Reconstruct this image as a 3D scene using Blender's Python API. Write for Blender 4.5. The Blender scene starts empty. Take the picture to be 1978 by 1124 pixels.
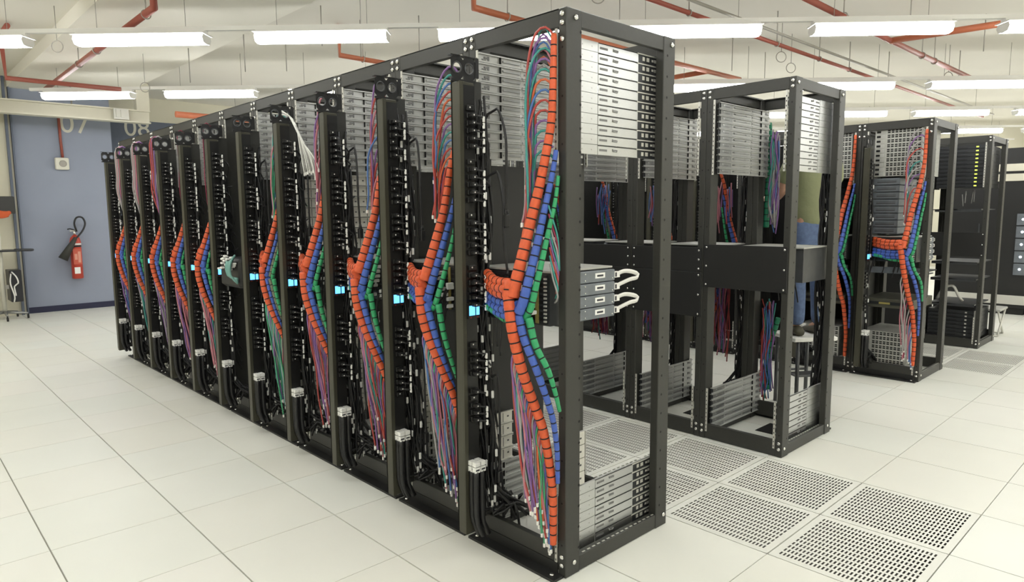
import bpy, math, random
from mathutils import Vector, Matrix
random.seed(7)
S = bpy.context.scene
COL = S.collection
PI = math.pi
V = Vector

# ------------------------------------------------------------------ materials
MATS = {}
def mat(name, col, rough=.5, metal=0, emit=None, es=0, noise=0, nscale=8, bump=0, aniso=None, spec=.5):
    if name in MATS: return MATS[name]
    m = bpy.data.materials.new(name); m.use_nodes = True
    nt = m.node_tree; b = nt.nodes['Principled BSDF']
    c = (*col, 1) if len(col) == 3 else col
    b.inputs['Base Color'].default_value = c
    b.inputs['Roughness'].default_value = rough
    b.inputs['Metallic'].default_value = metal
    b.inputs['Specular IOR Level'].default_value = spec
    if emit:
        b.inputs['Emission Color'].default_value = (*emit, 1)
        b.inputs['Emission Strength'].default_value = es
    if noise or bump:
        tc = nt.nodes.new('ShaderNodeTexCoord')
        nz = nt.nodes.new('ShaderNodeTexNoise'); nz.inputs['Scale'].default_value = nscale
        nz.inputs['Detail'].default_value = 4
        if aniso:
            mp = nt.nodes.new('ShaderNodeMapping'); mp.inputs['Scale'].default_value = aniso
            nt.links.new(tc.outputs['Object'], mp.inputs['Vector']); nt.links.new(mp.outputs['Vector'], nz.inputs['Vector'])
        else:
            nt.links.new(tc.outputs['Object'], nz.inputs['Vector'])
        if noise:
            r = nt.nodes.new('ShaderNodeValToRGB')
            r.color_ramp.elements[0].position = .3; r.color_ramp.elements[1].position = .7
            r.color_ramp.elements[0].color = (*[x*(1-noise) for x in c[:3]], 1)
            r.color_ramp.elements[1].color = (*[min(1, x*(1+noise)) for x in c[:3]], 1)
            nt.links.new(nz.outputs['Fac'], r.inputs['Fac']); nt.links.new(r.outputs['Color'], b.inputs['Base Color'])
        if bump:
            bp = nt.nodes.new('ShaderNodeBump'); bp.inputs['Strength'].default_value = bump; bp.inputs['Distance'].default_value = .01
            nt.links.new(nz.outputs['Fac'], bp.inputs['Height']); nt.links.new(bp.outputs['Normal'], b.inputs['Normal'])
    MATS[name] = m
    return m

FRAME = mat('black_powder_coat', (.031, .031, .027), .45, 0, noise=.06, nscale=60)
FRAME2 = mat('black_satin_metal', (.012, .012, .012), .5)
HOLE = mat('hole_black', (.003, .003, .003), .8)
STEEL = mat('bolt_steel', (.75, .75, .73), .25, 1)
SILV = mat('brushed_aluminium', (.58, .59, .59), .33, 1, noise=.08, nscale=30, aniso=(2, 2, 40))
SILV2 = mat('galvanised_steel', (.36, .365, .36), .42, .85, noise=.12, nscale=25)
GREYP = mat('light_grey_metal', (.50, .50, .47), .45, .4, noise=.08, nscale=20)
RAIL = mat('zinc_rail', (.62, .61, .56), .45, .4)
DSERV = mat('charcoal_steel', (.035, .037, .04), .4, .5)
DGREY = mat('dark_grey_metal', (.075, .078, .082), .4, .5, noise=.1, nscale=20)
BGREY = mat('blue_grey_metal', (.19, .21, .235), .45, .5, noise=.1, nscale=20)
PDUM = mat('olive_black_anodised', (.058, .056, .040), .4, .3)
OUTL = mat('black_plastic', (.010, .010, .010), .35)
WHITE = mat('white_plastic', (.80, .79, .75), .4)
TAG = mat('white_tag', (.85, .85, .82), .5)
INK = mat('dark_ink', (.03, .03, .04), .6)
CORD = mat('black_rubber', (.010, .010, .011), .45)
SCREEN = mat('blue_screen', (.02, .1, .4), .3, 0, (.10, .42, 1.0), 3.0)
BLUELED = mat('blue_glow', (.02, .03, .4), .3, 0, (.03, .08, 1.0), 3.0)
LEDW = mat('white_led', (.8, .8, .8), .3, 0, (.75, .88, 1), 4)
LEDG = mat('yellow_green_led', (.6, .8, .1), .3, 0, (.75, .85, .12), 1.2)
ORANGE = mat('orange_cable', (.64, .100, .030), .5, noise=.10, nscale=60)
BLUE = mat('blue_cable', (.055, .115, .44), .5, noise=.10, nscale=60)
GREEN = mat('green_cable', (.030, .32, .125), .5, noise=.10, nscale=60)
OLIVEC = mat('grey_olive_cable', (.14, .15, .10), .5, noise=.10, nscale=60)
TIE = mat('black_velcro', (.012, .012, .014), .8)
STR = {
 'red': mat('red_cord', (.40, .060, .050), .45), 'violet': mat('violet_cord', (.22, .11, .30), .45),
 'pink': mat('pink_cord', (.48, .18, .22), .45), 'teal': mat('teal_cord', (.045, .27, .24), .45),
 'green': mat('green_cord', (.06, .34, .17), .45), 'blue': mat('blue_cord', (.07, .16, .40), .45),
 'orange': mat('orange_cord', (.58, .13, .05), .45), 'grey': mat('grey_cord', (.34, .33, .32), .45),
 'crimson': mat('crimson_cord', (.25, .02, .06), .45), 'white': mat('white_cord', (.7, .7, .66), .45),
}
LAMP = mat('lamp_diffuser', (.9, .9, .9), .4, 0, (.985, .995, .985), 20)
LAMPH = mat('lamp_housing', (.82, .81, .77), .5)
CEIL = mat('ceiling_paint', (.71, .68, .60), .85, noise=.035, nscale=.6)
CEILB = mat('ceiling_beam_paint', (.80, .77, .68), .85, noise=.03, nscale=.6)
PIPE = mat('red_pipe', (.30, .075, .05), .45)
PIPEO = mat('orange_pipe', (.44, .13, .06), .45)
CONDUIT = mat('grey_conduit', (.36, .34, .30), .5, .3)
WALLB = mat('blue_grey_wall', (.285, .315, .395), .8, noise=.03, nscale=2)
WALLD = mat('dark_blue_wall', (.125, .145, .19), .8, noise=.03, nscale=2)
WALLC = mat('cream_wall', (.62, .59, .47), .8, noise=.03, nscale=2)
BASEB = mat('navy_baseboard', (.018, .02, .055), .5)
SEAM = mat('floor_seam', (.34, .33, .28), .8)
PLEN = mat('plenum_dark', (.24, .24, .22), .9)
FL = [mat('floor_tile_%d' % i, c, .36, 0, noise=.02, nscale=1.5, spec=.4) for i, c in enumerate(
      [(.80, .80, .735), (.79, .80, .735), (.805, .80, .74), (.79, .785, .715), (.80, .81, .75)])]
PERF = mat('perforated_tile_paint', (.78, .78, .72), .4)
RED = mat('extinguisher_red', (.52, .055, .03), .35)
BEIGE = mat('beige_painted_steel', (.66, .63, .52), .5, noise=.03, nscale=4)

# ------------------------------------------------------------------ mesh building
class MB:
    def __init__(s): s.v = []; s.f = []; s.m = []; s.sm = []
    def add(s, vs, fs, mi=0, smooth=False):
        o = len(s.v); s.v += [tuple(p) for p in vs]
        for f in fs: s.f.append([o+i for i in f]); s.m.append(mi); s.sm.append(smooth)
        return s
    def box(s, a, b, mi=0):
        (x0, y0, z0), (x1, y1, z1) = a, b
        x0, x1 = min(x0, x1), max(x0, x1); y0, y1 = min(y0, y1), max(y0, y1); z0, z1 = min(z0, z1), max(z0, z1)
        return s.add([(x0,y0,z0),(x1,y0,z0),(x1,y1,z0),(x0,y1,z0),(x0,y0,z1),(x1,y0,z1),(x1,y1,z1),(x0,y1,z1)],
            [(0,3,2,1),(4,5,6,7),(0,1,5,4),(1,2,6,5),(2,3,7,6),(3,0,4,7)], mi)
    def bbox(s, a, b, c=.003, mi=0):
        """box with chamfered vertical/horizontal edges (octagon in two passes)"""
        (x0, y0, z0), (x1, y1, z1) = a, b
        vs = []
        for z, i in ((z0, c), (z0+c, 0), (z1-c, 0), (z1, c)):
            X0, X1, Y0, Y1 = x0+i, x1-i, y0+i, y1-i
            vs += [(X0+c,Y0,z),(X1-c,Y0,z),(X1,Y0+c,z),(X1,Y1-c,z),(X1-c,Y1,z),(X0+c,Y1,z),(X0,Y1-c,z),(X0,Y0+c,z)]
        fs = [tuple(range(7, -1, -1)), tuple(range(24, 32))]
        for r in range(3):
            for k in range(8): fs.append((r*8+k, r*8+(k+1) % 8, r*8+8+(k+1) % 8, r*8+8+k))
        return s.add(vs, fs, mi)
    def tube(s, pts, r, n=8, mi=0, cap=True, smooth=True):
        pts = [V(p) for p in pts]; N = len(pts)
        rs = r if isinstance(r, (list, tuple)) else [r]*N
        t0 = (pts[1]-pts[0]).normalized()
        u = t0.orthogonal().normalized()
        vs = []; pt = t0
        for i, p in enumerate(pts):
            t = (pts[min(i+1, N-1)]-pts[max(i-1, 0)])
            t = t.normalized() if t.length > 1e-9 else pt
            u = (u - t*u.dot(t)); u = u.normalized() if u.length > 1e-6 else t.orthogonal().normalized()
            w = t.cross(u); pt = t
            for k in range(n):
                a = 2*PI*k/n; vs.append(p+(u*math.cos(a)+w*math.sin(a))*rs[i])
        fs = []
        for i in range(N-1):
            for k in range(n): fs.append((i*n+k, i*n+(k+1) % n, (i+1)*n+(k+1) % n, (i+1)*n+k))
        s.add(vs, fs, mi, smooth)
        if cap:
            o = len(s.v)-N*n
            s.f.append([o+k for k in range(n-1, -1, -1)]); s.m.append(mi); s.sm.append(False)
            s.f.append([o+(N-1)*n+k for k in range(n)]); s.m.append(mi); s.sm.append(False)
        return s
    def cyl(s, a, b, r, n=12, mi=0, r2=None):
        return s.tube([a, b], [r, r if r2 is None else r2], n, mi)
    def dome(s, c, d, r, h, n=8, mi=0):
        """low domed bolt head at c along direction d"""
        c = V(c); d = V(d).normalized()
        return s.tube([c, c+d*h*.5, c+d*h*.85, c+d*h], [r, r, r*.75, r*.3], n, mi)
    def disc(s, c, d, r, n=8, mi=0):
        c = V(c); d = V(d).normalized(); u = d.orthogonal().normalized(); w = d.cross(u)
        return s.add([c+(u*math.cos(2*PI*k/n)+w*math.sin(2*PI*k/n))*r for k in range(n)], [tuple(range(n))], mi)
    def ring(s, c, d, R, r, n=24, m=6, mi=0):
        c = V(c); d = V(d).normalized(); u = d.orthogonal().normalized(); w = d.cross(u)
        vs = []; fs = []
        for i in range(n):
            a = 2*PI*i/n; e = u*math.cos(a)+w*math.sin(a)
            for k in range(m):
                b = 2*PI*k/m; vs.append(c+e*(R+r*math.cos(b))+d*r*math.sin(b))
        for i in range(n):
            for k in range(m): fs.append((i*m+k, ((i+1) % n)*m+k, ((i+1) % n)*m+(k+1) % m, i*m+(k+1) % m))
        return s.add(vs, fs, mi, True)
    def grid(s, org, du, dv, us, vs_, hole, mi=0):
        """planar sheet with cells left out where hole(i,j)"""
        org, du, dv = V(org), V(du), V(dv); nu = len(us)
        vs = [org+du*a+dv*b for b in vs_ for a in us]; fs = []
        for j in range(len(vs_)-1):
            for i in range(nu-1):
                if not hole(i, j): fs.append((j*nu+i, j*nu+i+1, (j+1)*nu+i+1, (j+1)*nu+i))
        return s.add(vs, fs, mi)
    def mesh(s, name, *mats):
        me = bpy.data.meshes.new(name); me.from_pydata(s.v, [], s.f)
        for m in mats: me.materials.append(m)
        me.polygons.foreach_set('material_index', s.m); me.polygons.foreach_set('use_smooth', s.sm)
        me.update(); return me

def smooth_path(pts, step=.03):
    """Catmull-Rom through the points"""
    P = [V(p) for p in pts]; P = [P[0]*2-P[1]]+P+[P[-1]*2-P[-2]]; out = []
    for i in range(1, len(P)-2):
        a, b, c, d = P[i-1:i+3]; n = max(1, int((c-b).length/step))
        for k in range(n):
            t = k/n
            out.append(.5*((2*b)+(c-a)*t+(2*a-5*b+4*c-d)*t*t+(3*b-a-3*c+d)*t**3))
    out.append(P[-2]); return out
def even(path, step):
    out = [path[0]]; acc = 0
    for i in range(1, len(path)):
        a, b = path[i-1], path[i]; L = (b-a).length; pos = 0
        while acc+L-pos >= step:
            pos += step-acc; acc = 0; out.append(a.lerp(b, pos/L))
        acc += L-pos
    if (path[-1]-out[-1]).length > step*.3: out.append(path[-1])
    return out

# ------------------------------------------------------------------ objects
def ob(name, me, parent=None, loc=None):
    o = bpy.data.objects.new(name, me); COL.objects.link(o)
    if parent is not None: o.parent = parent
    if loc is not None: o.location = loc
    return o
def tag(o, label, cat, group=None):
    o['label'] = label; o['category'] = cat
    if group: o['group'] = group
    return o
def struct(name, me, loc=None):
    o = ob(name, me, None, loc); o['kind'] = 'structure'; return o
def thing(name, label, cat, M, parts, group=None):
    """Empty at the base, children from (name, mesh[, sub-parts]) tuples; mesh data is shared between copies"""
    r = ob(name, None); r.empty_display_size = .05; r.matrix_world = M
    tag(r, label, cat, group)
    for p in parts:
        c = ob(p[0], p[1], r)
        if len(p) > 2 and p[2]:
            for q in p[2]:
                if q: ob(q[0], q[1], c)
        if len(p) > 3: c['label'] = p[3]
    return r
def single(name, label, cat, M, me, group=None):
    o = ob(name, me); o.matrix_world = M; return tag(o, label, cat, group)
T = Matrix.Translation
ORD = ['first', 'second', 'third', 'fourth', 'fifth', 'sixth', 'seventh', 'eighth', 'ninth', 'tenth', 'eleventh', 'twelfth', 'thirteenth', 'fourteenth']
def nth(i, n=None): return 'nearest' if i == 0 else ('farthest' if n and i == n-1 else ORD[i]+' nearest')

# ------------------------------------------------------------------ camera
cam = bpy.data.cameras.new('camera'); co = bpy.data.objects.new('camera', cam); COL.objects.link(co)
F = 1306.18; cam.sensor_fit = 'HORIZONTAL'; cam.sensor_width = 36; cam.lens = 36*F/1978; cam.clip_start = .05; cam.clip_end = 100
R = [[0.7264888411439485, -0.6871384210789658, -0.007399592585300019], [0.08472083364162555, 0.07887623083289828, 0.9932778667405527], [0.6819357330719594, 0.7222321859947125, -0.11551764139259518]]
CP = (-2.12963, -1.92007, 1.63281)
co.matrix_world = Matrix(((R[0][0], R[1][0], -R[2][0], CP[0]), (R[0][1], R[1][1], -R[2][1], CP[1]), (R[0][2], R[1][2], -R[2][2], CP[2]), (0, 0, 0, 1)))
S.camera = co

# ------------------------------------------------------------------ room
BX, BH, BD = .62, 2.463, .786           # rack pitch, rack height, rack depth
ROW2, ROW3, ROW4 = 2.1294, 4.9833, 7.1814
XL = [-.42-.6*k for k in range(10, -1, -1)]+[.22, .86, 1.47, 2.08]+[2.08+.625*k for k in range(1, 30)]
YL = [-.52-.605*k for k in range(12, 0, -1)]+[-.52]+[.085+.616*k for k in range(0, 21)]
PERF_CELLS = []
def is_perf(i, j):
    x, y = XL[i]+.01, YL[j]+.01
    if .85 < x < 1.9 and -1.2 < y < 6.5: return 1
    if 5.8 < x < 7.0 and -.6 < y < 3: return 2
    return 0
fm = MB()
rng = random.Random(3)
for i in range(len(XL)-1):
    for j in range(len(YL)-1):
        if is_perf(i, j): PERF_CELLS.append((i, j)); continue
        gx, gy = .0035, .002
        x0, x1, y0, y1 = XL[i]+gx, XL[i+1]-gx, YL[j]+gy, YL[j+1]-gy
        fm.box((x0, y0, -.02), (x1, y1, 0), rng.randrange(5))
struct('floor', fm.mesh('floor', *FL))
# plenum slab under the raised floor and seam bed under solid tiles only
sm = MB()
perfset = set(PERF_CELLS)
for i in range(len(XL)-1):
    for j in range(len(YL)-1):
        if (i, j) not in perfset:
            sm.add([(XL[i], YL[j], -.008), (XL[i+1], YL[j], -.008), (XL[i+1], YL[j+1], -.008), (XL[i], YL[j+1], -.008)], [(0, 1, 2, 3)])
struct('floor', sm.mesh('floor_bed', SEAM))
struct('floor', MB().box((XL[0], YL[0], -.5), (XL[-1], YL[-1], -.42)).mesh('sub_floor', PLEN))
# perforated tiles
def perf_mesh(w, h):
    nx, ny = 12, 30
    e = .03; us = [0]; vs_ = [0]
    px = (w-2*e)/nx; py = (h-2*e)/ny
    for k in range(nx): us += [e+px*k+px*.17, e+px*k+px*.83]
    us.append(w)
    for k in range(ny): vs_ += [e+py*k+py*.25, e+py*k+py*.75]
    vs_.append(h)
    return MB().grid((0, 0, 0), (1, 0, 0), (0, 1, 0), us, vs_, lambda i, j: i % 2 == 1 and j % 2 == 1).mesh('perforated_tile', PERF)
rimm = {}
pm = {}
cols = {}
for (i, j) in PERF_CELLS:
    kind = is_perf(i, j); g = .0035
    w, h = round(XL[i+1]-XL[i]-2*g, 3), round(YL[j+1]-YL[j]-2*g, 3)
    if (w, h) not in pm:
        pm[(w, h)] = perf_mesh(w, h)
        rimm[(w, h)] = MB().box((0, 0, -.03), (w, .004, -.0005)).box((0, h-.004, -.03), (w, h, -.0005)).box((0, 0, -.03), (.004, h, -.0005)).box((w-.004, 0, -.03), (w, h, -.0005)).mesh('tile_frame', PERF)
    j0 = min(b for a, b in PERF_CELLS if a == i); k = j-j0
    side = 'left' if (XL[i] < 1.2 or 5.8 < XL[i] < 6.3) else 'right'
    where = 'cold aisle between front and second row' if kind == 1 else 'far aisle before the last row'
    thing('perforated_floor_tile', '%s slotted white floor tile, %s column, %s' % (nth(k), side, where), 'floor tile',
          T((XL[i]+g, YL[j]+g, 0)), [('slotted_panel', pm[(w, h)]), ('tile_frame', rimm[(w, h)])], 'slotted white floor tiles of the aisles')

# walls
HC = 3.86
struct('wall_back', MB().box((-.31, 11.86, 0), (1.12, 11.98, HC)).mesh('wall_back', WALLB))
struct('wall_back', MB().box((1.0, 12.55, 0), (20, 12.67, 3.42), 0).box((1.0, 12.55, 3.42), (20, 12.67, HC), 1).mesh('wall_back', WALLD, WALLC))
struct('wall_back', MB().box((1.02, 11.98, 0), (1.12, 12.55, HC)).mesh('wall_back', WALLB))
struct('wall_back', MB().box((-6.2, 11.80, 0), (-.34, 11.92, HC), 0).box((-.41, 11.74, 0), (-.375, 11.80, HC), 1).box((-.335, 11.76, 0), (-.312, 11.86, HC), 1).mesh('wall_back', WALLC, WALLD))
struct('baseboard_back', MB().box((-.31, 11.842, 0), (1.12, 11.859, .10)).mesh('baseboard', BASEB))
struct('wall_left', MB().box((-6.3, -7.7, 0), (-6.2, 12.7, HC)).mesh('wall_left', WALLC))
struct('wall_right', MB().box((20, -7.7, 0), (20.1, 12.7, HC)).mesh('wall_right', WALLC))
struct('wall_front', MB().box((-6.2, -7.8, 0), (20, -7.7, HC)).mesh('wall_front', WALLC))
struct('ceiling', MB().box((-6.3, -7.8, HC), (20.1, 12.7, HC+.1)).mesh('ceiling', CEIL))
# broad downstand over the row and the shallow slab joints
bm = MB()
bm.box((-.345, -7.7, 3.70), (1.225, 11.86, HC))
struct('ceiling', bm.mesh('ceiling_downstand', CEILB))
# painted bay numbers
def text(name, s, size, M, m, ext=.002):
    cu = bpy.data.curves.new(name, 'FONT'); cu.body = s; cu.size = size; cu.extrude = ext; cu.materials.append(m)
    cu.align_x = 'LEFT'
    o = bpy.data.objects.new(name, cu); COL.objects.link(o)
    me = bpy.data.meshes.new_from_object(o.evaluated_get(bpy.context.evaluated_depsgraph_get()))
    bpy.data.objects.remove(o); me.materials.clear(); me.materials.append(m)
    o = ob(name, me); o.matrix_world = M; return o
PAINT = mat('cream_paint', (.66, .64, .55), .7)
WX = Matrix.Rotation(PI/2, 4, 'X')
o = text('painted_number', '07', .46, T((.345, 11.858, 3.045)) @ WX, PAINT); tag(o, 'cream painted number 07 on the blue-grey back wall', 'painted number')
o = text('painted_number', '08', .46, T((1.50, 12.548, 3.13)) @ WX, PAINT); tag(o, 'cream painted number 08 on the darker recessed wall', 'painted number')

# ------------------------------------------------------------------ ceiling lights: rows run diagonally at 45 degrees
D45 = Matrix.Rotation(-PI/4, 4, 'Z')
ZL = 3.262; LL = 1.27
h = MB().box((-.01, -.10, .088), (LL+.01, .10, .096)).box((0, -.035, .096), (LL, .035, .125)); housing = h.mesh('lamp_housing', LAMPH)
d = MB()
prof = [(-.07, .085), (-.085, .05), (-.06, .008), (0, 0), (.06, .008), (.085, .05), (.07, .085)]
vs = [(.006, y, z) for y, z in prof]+[(LL-.006, y, z) for y, z in prof]; n = 7
d.add(vs, [(k, k+1, n+k+1, n+k) for k in range(n-1)]+[(n-1, 0, n, 2*n-1)], 0)
diff = d.mesh('lamp_diffuser', LAMP)
def cap(x0, x1):
    vs = [(x0, y*1.03, z) for y, z in prof]+[(x1, y*1.03, z) for y, z in prof]
    return MB().add(vs, [(k, k+1, n+k+1, n+k) for k in range(n-1)]+[(n-1, 0, n, 2*n-1), tuple(range(n)), tuple(range(2*n-1, n-1, -1))], 0).mesh('end_cap', LAMPH)
c0, c1 = cap(0, .006), cap(LL-.006, LL)
def wire(x, top): return MB().cyl((x, 0, .12), (x, 0, top-ZL), .003, 5).mesh('suspension_wire', CONDUIT)
WIRES = {(q, lo): wire(q, 3.6995 if lo else HC-.0005) for q in (.2, LL-.2) for lo in (0, 1)}
def wire_parts(x): return [('suspension_wire', WIRES[(q, int(-.345 < x+q*.7071 < 1.225))]) for q in (.2, LL-.2)]
rows = [(-6.78, -6.41), (-2.73, -8.0), (1.32, -6.9), (5.38, -6.41), (9.58, -9.93), (13.5, 9.34), (17.5, 9.9), (21.5, 10.3)]
rowname = ['', '', 'overhead light row before the front rack', 'nearest visible light row', 'second visible light row', 'third visible light row', 'fourth visible light row', 'farthest light row']
tr = 0
for ri, (sm_, d0) in enumerate(rows):
    p = 2.485
    d0 = d0 - p*math.floor((d0+25)/p)
    lst = []
    while d0 < 30:
        x, y = (sm_+d0)/2, (sm_-d0)/2
        xe, ye = x+LL*.707, y-LL*.707
        if -6 < x and xe < 19.8 and ye > -7.4 and y < 11.6 and not (y > 10.2 and x < 1.8): lst.append((x, y))
        d0 += p
    for k, (x, y) in enumerate(lst):
        lab = ('white fluorescent tube light, %s from left, %s' % (ORD[k] if k < 14 else 'last', rowname[ri])) if ri >= 2 else 'white fluorescent tube light hanging in a row behind the camera'
        thing('fluorescent_light', lab, 'ceiling light', T((x, y, ZL)) @ D45,
              [('lamp_housing', housing), ('diffuser', diff), ('end_cap', c0), ('end_cap', c1)]+wire_parts(x), 'hanging fluorescent lights')
    if ri >= 3 and lst:
        tr += 1
        (xa, ya), (xb, yb) = lst[0], lst[-1]
        L = math.hypot(xb-xa, yb-ya)+LL
        struct('trim_%d' % tr, MB().box((-.2, -.022, .126), (L+.2, .022, .165)).mesh('light_rail', LAMPH)).matrix_world = T((xa, ya, ZL)) @ D45

# ------------------------------------------------------------------ sprinkler pipes, conduits, hangers
def pipe(pts, r, m, label, name='sprinkler_pipe', cat='pipe', hang=(), top=HC, group=None, sc=True):
    if sc:
        f = lambda q: (CP[0]+(q[0]-CP[0])*KP, CP[1]+(q[1]-CP[1])*KP, min(q[2], HC-.01))
        pts = [f(q) for q in pts]; hang = [f(q) for q in hang]
    body = MB().tube(pts, r, 10).mesh(name, m)
    parts = [('pipe_run', body)]
    base = V(pts[0])
    for q in hang:
        parts.append(('hanger', MB().tube([(q[0], q[1], q[2]), (q[0], q[1], top-.002)], .006, 6).ring((q[0], q[1], q[2]), V(pts[-1])-V(pts[0]), r+.006, .006, 14, 5).mesh('hanger', CONDUIT)))
    r_ = thing(name, label, cat, T(base), [], group)
    for nme, me in parts:
        me.transform(T(-base)); ob(nme, me, r_)
    return r_
ZP = 3.5
KP = (ZP-CP[2])/(3.6-CP[2])
pipe([(.02, 5.31, 3.88), (.02, 5.31, ZP), (.03, 7.5, ZP), (.05, 11.1, ZP)], .035, PIPE, 'dark red pipe running away above the left end of the front row', hang=[(.03, 5.6, ZP), (.03, 7.6, ZP), (.04, 8.6, ZP)], top=3.7)
pipe([(2.29, 3.27, 3.95), (2.29, 3.27, ZP), (3.6, 3.30, ZP), (5.88, 3.36, ZP), (7.6, 3.34, ZP)], .032, PIPEO, 'orange pipe with upturned end above the nearest rack top', hang=[(2.75, 3.285, ZP)])
pipe([(2.32, 5.9, 3.95), (2.32, 5.9, ZP), (5.5, 5.95, ZP)], .030, PIPEO, 'orange pipe with upturned end above middle of the front row', hang=[(2.66, 5.91, ZP)])
pipe([(2.6, 1.97, ZP), (15.5, 1.93, ZP)], .022, PIPE, 'thin red pipe running diagonally across the right ceiling', hang=[(5.9, 1.96, ZP), (7.1, 1.955, ZP), (8.1, 1.95, ZP), (4.0, 1.965, ZP)])
pipe([(2.6, 1.79, ZP+.03), (15.5, 1.74, ZP+.03)], .015, CONDUIT, 'thin grey conduit beside the long red ceiling pipe', 'conduit', 'conduit')
pipe([(3.2, .96, ZP), (6.76, .99, ZP), (10.2, .95, ZP)], .03, PIPE, 'red pipe with a side branch at upper right of ceiling', hang=[(5.3, .97, ZP), (7.9, .98, ZP), (8.4, .975, ZP)])
pipe([(6.76, 1.0, ZP), (6.85, .0, ZP), (6.95, -1.6, ZP)], .035, PIPEO, 'red branch pipe reaching toward the right light row', hang=[(6.86, -.3, ZP)])
pipe([(6.72, 4.6, ZP), (6.70, 3.36, ZP)], .034, PIPEO, 'short orange branch pipe joining behind the nearest rack')
pipe([(-.72, 8.4, 3.8), (-.72, 9.0, 3.8), (-.70, 9.0, 3.3), (.6, 8.95, 3.3)], .03, PIPE, 'dark red pipe dropping at far left then turning right')
pipe([(1.7, 10.2, 3.2), (3.3, 10.2, 3.2)], .05, PIPEO, 'thick orange pipe behind the beige steel beam')
rodm = MB().cyl((0, 0, 0), (0, 0, .42), .006, 6).mesh('ceiling_rod', CONDUIT)
for k, (x, y, z) in enumerate([(1.2, 6.1, 3.45), (1.9, 6.5, 3.5), (.95, 7.2, 3.4), (2.6, 4.6, 3.6), (2.2, 5.2, 3.55), (3.7, 2.6, 3.62), (5.8, .5, 3.6), (7.4, .2, 3.6), (8.6, 1.6, 3.6), (9.3, .9, 3.6), (4.6, .1, 3.65), (6.2, 2.7, 3.6), (7.3, 2.8, 3.55), (1.6, 5.0, 3.7)]):
    o = single('ceiling_rod', 'thin grey threaded rod hanging from the ceiling', 'ceiling rod', T((x, y, HC-.42 if not -.345 < x < 1.225 else 3.7-.42)), rodm, 'threaded ceiling rods')
hookm = MB().tube([(0, 0, .42), (0, 0, .06)], .004, 5).ring((0, 0, 0), (.6, .7, .0), .06, .005, 24, 5).mesh('wire_loop', CONDUIT)
for k, (x, y, z) in enumerate([(1.6, 4.2, 3.62), (2.5, 1.9, 3.65), (-.5, 6.9, 3.4), (5.9, 1.9, 3.45), (.62, 7.9, 3.42), (8.8, .9, 3.5), (6.6, 2.1, 3.45)]):
    z = (3.7 if -.345 < x < 1.225 else HC)-.42
    single('wire_loop', 'thin coiled wire loop hanging from the ceiling', 'wire loop', T((x, y, z)), hookm, 'coiled wire loops on the ceiling')
# beige steel beam near the back wall
b = MB().box((-2.5, 10.78, 3.17), (1.46, 10.80, 3.36)).box((-2.5, 10.70, 3.16), (1.46, 10.9, 3.18)).box((-2.5, 10.70, 3.35), (1.46, 10.9, 3.37))
thing('steel_girder', 'beige hanging steel girder in front of the painted wall numbers', 'girder', T((0, 0, 0)),
      [('beam_web', b.mesh('beam_web', BEIGE)),
       ('drop_post', MB().box((1.26, 10.72, 3.37), (1.46, 10.88, HC-.005)).mesh('drop_post', BEIGE)),
       ('clamp', MB().box((.9, 10.66, 3.19), (1.12, 10.70, 3.36)).box((.93, 10.64, 3.22), (.97, 10.66, 3.34)).box((1.0, 10.64, 3.22), (1.05, 10.66, 3.34)).mesh('clamp', RAIL)),
       ('hanger', MB().cyl((.35, 10.8, 3.37), (.35, 10.8, 3.7), .012).mesh('hanger', CONDUIT))])

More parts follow.
